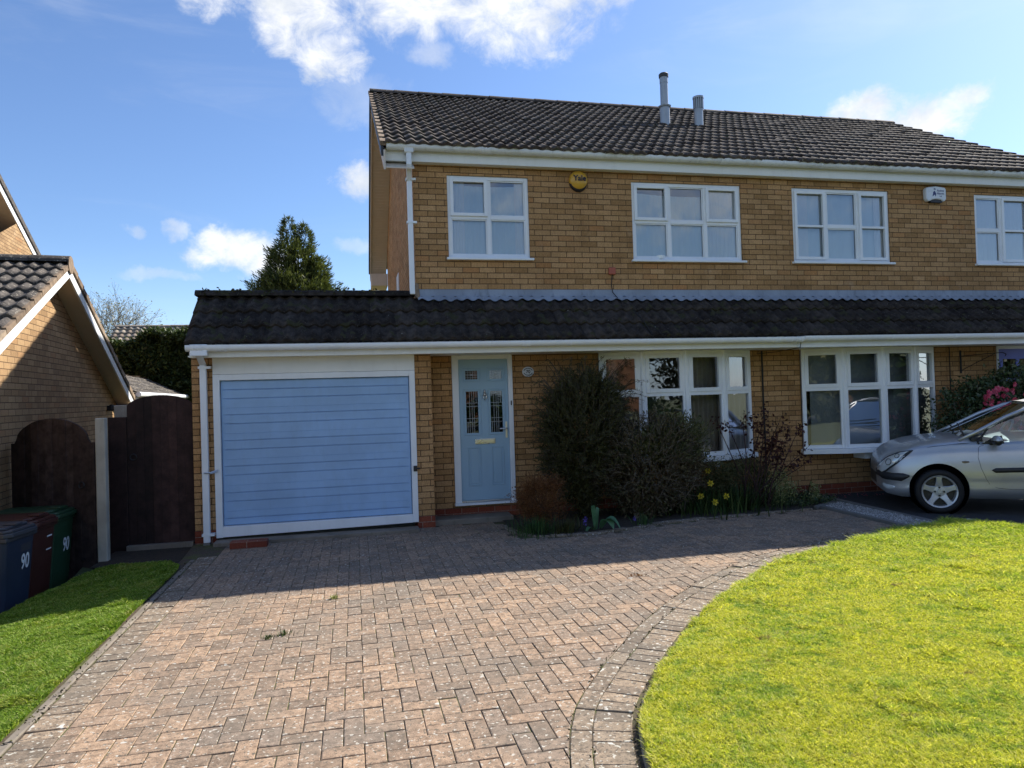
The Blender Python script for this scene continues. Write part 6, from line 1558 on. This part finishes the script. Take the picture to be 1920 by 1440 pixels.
    # bonnet edge line and wipers
    bw = MB(); bw.tube([S(.42, 1.04)+N(.42, 1.04)*.001, S(.7, 1.10)+N(.7, 1.10)*.001, S(1.0, 1.16)+N(1, 1.16)*.001, S(1.12, 1.20)+N(1.12, 1.2)*.001], .003, 5); bw.build('bonnet_gap', 'black', e, local=True)
    wp = MB(); wp.tube([(1.08, -.55, 1.03), (1.14, -.2, 1.06), (1.20, .25, 1.10)], .010, 6); wp.tube([(1.06, .0, 1.03), (1.14, .3, 1.06), (1.18, .6, 1.06)], .010, 6); wp.build('wiper', 'black', e, local=True)
    # greenhouse
    def G_(x, f, side):       # f 0 belt .. 1 roof
        zr_ = float(np.interp(x, [1.15, 1.95, 2.3, 2.9, 3.35, 3.65], [1.02, 1.385, 1.415, 1.40, 1.30, 1.02])); zl = zs(min(x, 3.6))+.005
        wbelt = .735; wroof = .56+.0*x; z = zl+(zr_-zl)*f; fr = (z-zl)/(1.415-zl+1e-6); return Vector((x, side*(wbelt+(wroof-wbelt)*fr**1.15), z))
    wsc = MB(); P = []
    for i in range(9):
        t = i/8; x = 1.15+(1.95-1.15)*t; z = float(np.interp(x, [1.15, 1.95], [.975, 1.385])); w = .735-(.735-.575)*t; P.append([(x+.30*(1-t*.6)*0-(.12*(1-abs(q)**2)) , w*q, z+.0) for q in np.linspace(-1, 1, 13)])
    wsc.grid(P).build('windscreen', 'carglass', e, local=True, smooth=True)
    rf = MB(); P = []
    for i in range(12):
        x = 1.93+i*(3.38-1.93)/11; z = float(np.interp(x, [1.93, 2.3, 2.9, 3.38], [1.385, 1.418, 1.405, 1.30])); P.append([(x-(.10*(1-q*q) if i == 0 else 0), .585*q, z+.028*(1-q*q)) for q in np.linspace(-1, 1, 13)])
    rf.grid(P).build('roof', 'car', e, local=True, smooth=True)
    rg = MB(); rg.grid([[(3.38, -.57, 1.30), (3.38, .57, 1.30)], [(3.66, -.68, 1.0), (3.66, .68, 1.0)]]); rg.build('rear_window', 'carglass', e, local=True)
    for side in (-1, 1):
        ap = MB()               # A pillar / roof rail / rear pillar
        path = [Vector((1.0, side*.75, .935)), Vector((1.25, side*.715, 1.06)), Vector((1.55, side*.66, 1.225)), Vector((1.85, side*.605, 1.35)), Vector((2.1, side*.59, 1.395)), Vector((2.5, side*.585, 1.405)), Vector((3.0, side*.585, 1.385)), Vector((3.35, side*.60, 1.29)), Vector((3.6, side*.69, 1.02))]
        ap.tube(path, [.020, .026, .025, .024, .024, .024, .026, .04, .08], 10); ap.build('pillar', 'car', e, local=True, smooth=True)
        sg = MB(); A = [G_(x, 0.0, side) for x in np.linspace(1.28, 3.3, 14)]; B = []
        for x in np.linspace(1.28, 3.3, 14): q = G_(x, .93, side); B.append(q)
        sg.grid([[tuple(p) for p in A], [tuple(a.lerp(b, .5)) for a, b in zip(A, B)], [tuple(p) for p in B]]); sg.build('side_window', 'carglass', e, local=True, smooth=True)
        tr = MB(); o = Vector((0, side*.008, 0))   # black window surround with rounded front corner
        tr.tube([p+o for p in A], .011, 6); up = [p+o for p in B]; tr.tube([A[0]+o+Vector((-.05, 0, .02)), A[0]+o+Vector((-.065, 0, .05)), up[1]+Vector((-.06, 0, -.02)), up[3]]+up[4:], .013, 6)
        tr.tube([G_(2.35, 0, side)+o, G_(2.38, .93, side)+o], .022, 6); tr.prism([tuple(A[0]+o+Vector(v)) for v in ((-.07, 0, .0), (.23, 0, 0.0), (.20, 0, .13), (.05, 0, .07))], (0, side*.006, 0)); tr.build('window_trim', 'black', e, local=True)
        mr = MB(); c = Vector((1.40, side*.86, .935)); P = []
        for i in range(9):
            a = math.pi*i/8; P.append([(c.x+.06*math.cos(a)*.9-.02+.02*math.cos(b)*0, c.y+.095*math.sin(a)*side*0+.10*math.cos(math.pi*i/8)*-side*1.0, c.z+.062*math.sin(a)**.5*math.sin(b)) if False else (c.x+.055*math.sin(a)**.6*math.cos(b), c.y-.105*math.cos(a)*1.0, c.z+.062*math.sin(a)**.6*math.sin(b)) for b in np.linspace(0, 2*math.pi, 15)])
        mr.grid(P); mr.build('mirror', 'black', e, local=True, smooth=True)
        mc = MB(); P2 = [[(x_, y_, z_+.006) for (x_, y_, z_), b in zip(row, np.linspace(0, 2*math.pi, 15)) if b < math.pi*1.05] for row in P]; mc.grid(P2); mc.build('mirror_cap', 'car', e, local=True, smooth=True)
        ma = MB(); ma.tube([(1.36, side*.74, .90), (1.39, side*.79, .915)], [.035, .025], 8); ma.build('mirror_arm', 'black', e, local=True)
        dh = MB(); dh.tube([(2.38, side*.832, .80), (2.42, side*.85, .80), (2.52, side*.85, .80), (2.56, side*.832, .80)], .012, 8); dh.build('door_handle', 'car', e, local=True)
        wl = MB()
        for wx in (.76, 3.20):
            wl = MB(); yo = side*.512; wl.lathe([(.336, yo), (.336, side*.80)], (wx, 0, .305), 'Y', 40); wl.lathe([(0, yo), (.336, yo)], (wx, 0, .305), 'Y', 40); wl.build('arch_liner', 'void', e, local=True)
    # cabin
    cb = MB(); cb.box(1.45, 3.2, -.70, .70, .30, .40); cb.build('cabin_floor', 'seat', e, local=True)
    for sy in (-.36, .36): st = MB(); st.prism([(2.15, sy-.24, .42), (2.60, sy-.24, .42), (2.78, sy-.24, 1.12), (2.66, sy-.24, 1.14), (2.50, sy-.24, .60), (2.15, sy-.24, .60)], (0, .48, 0)); st.box(2.70, 2.80, sy-.12, sy+.12, 1.14, 1.30); st.build('seat', 'seat', e, local=True, bevel=.03)
    ds = MB(); ds.prism([(1.15, -.70, .85), (1.55, -.70, .80), (1.62, -.70, .93), (1.30, -.70, .985), (1.15, -.70, .97)], (0, 1.4, 0)); ds.build('dashboard', 'black', e, local=True, bevel=.02)
    sw = MB(); cc = Vector((1.78, .34, .98)); ax = Vector((.85, 0, -.5)).normalized(); a = Vector((0, 1, 0)); b = ax.cross(a); sw.tube([cc+(a*math.cos(t)+b*math.sin(t))*.185 for t in np.linspace(0, 2*math.pi, 25)], .014, 8); sw.tube([cc+a*.18, cc, cc-a*.18], .018, 6); sw.build('steering_wheel', 'wheelgrey', e, local=True)
    # wheels
    w = thing('wheel', (0, 0, 0), None, None); w.parent = e
    R_, Ri = .280, .212
    t = MB().lathe([(Ri-.005, -.075), (Ri+.01, -.09), (R_-.045, -.098), (R_-.012, -.085), (R_, -.06), (R_, .06), (R_-.012, .085), (Ri+.01, .09), (Ri-.005, .07)], (0, 0, 0), 'Y', 48); ty = t.build('tyre', 'tyre', w, local=True, smooth=True)
    rm = MB(); rm.lathe([(Ri, -.075), (Ri-.006, -.085), (Ri-.022, -.078), (Ri-.028, -.05), (Ri-.03, .05)], (0, 0, 0), 'Y', 48)
    for k in range(5):
        an = math.pi/2+2*math.pi*k/5
        for (w0, w1, y0, y1) in ((.0, 0, 0, 0),):
            c, s = math.cos(an), math.sin(an); q = lambda rr, ww, yy: (rr*c-ww*s, yy, rr*s+ww*c)
            rows = []
            for rr, ww, yy in ((.04, .055, -.055), (.075, .045, -.060), (.12, .034, -.068), (.165, .032, -.074), (.195, .045, -.078)):
                rows.append([q(rr, -ww, yy+.03), q(rr, -ww, yy+.006), q(rr, -ww+.008, yy), q(rr, ww-.008, yy), q(rr, ww, yy+.006), q(rr, ww, yy+.03)])
            rm.grid(rows)
    rm.lathe([(0, -.070), (.025, -.070), (.03, -.062), (.07, -.058), (.075, -.03)], (0, 0, 0), 'Y', 24)
    rm.build('rim', 'rim', w, local=True, smooth=False)
    bo = MB()
    for k in range(4): a = math.pi/2*k; bo.lathe([(0, -.074), (.010, -.073), (.013, -.066), (.013, -.055)], (.052*math.cos(a), 0, .052*math.sin(a)), 'Y', 10)
    bo.build('wheel_bolt', 'disc', w, local=True); dk = MB().lathe([(0, -.02), (.13, -.02), (.13, -.005), (Ri-.02, -.005), (Ri-.02, .03)], (0, 0, 0), 'Y', 32); dk.build('brake_disc', 'disc', w, local=True)
    kids = list(w.children)
    for i, (x, s) in enumerate(((.76, -1), (3.20, -1), (.76, 1), (3.20, 1))):
        if i == 0: q = w
        else:
            q = w.copy(); COL.objects.link(q); q.parent = e
            for c in kids: d = c.copy(); COL.objects.link(d); d.parent = q
        q.location = (x, s*.735, R_); q.rotation_euler = (0, R(8*i), 0 if s < 0 else math.pi)
    # place: front near wheel centre over (7.05, 7.50)
    ca, sa = math.cos(YAW), math.sin(YAW); wx, wy = .76, -.82
    K = .965; e.scale = (K, K, K); e.location = (7.07-K*(wx*ca-wy*sa), 7.50-K*(wx*sa+wy*ca), 0); e.rotation_euler = (0, 0, YAW)
hatchback()
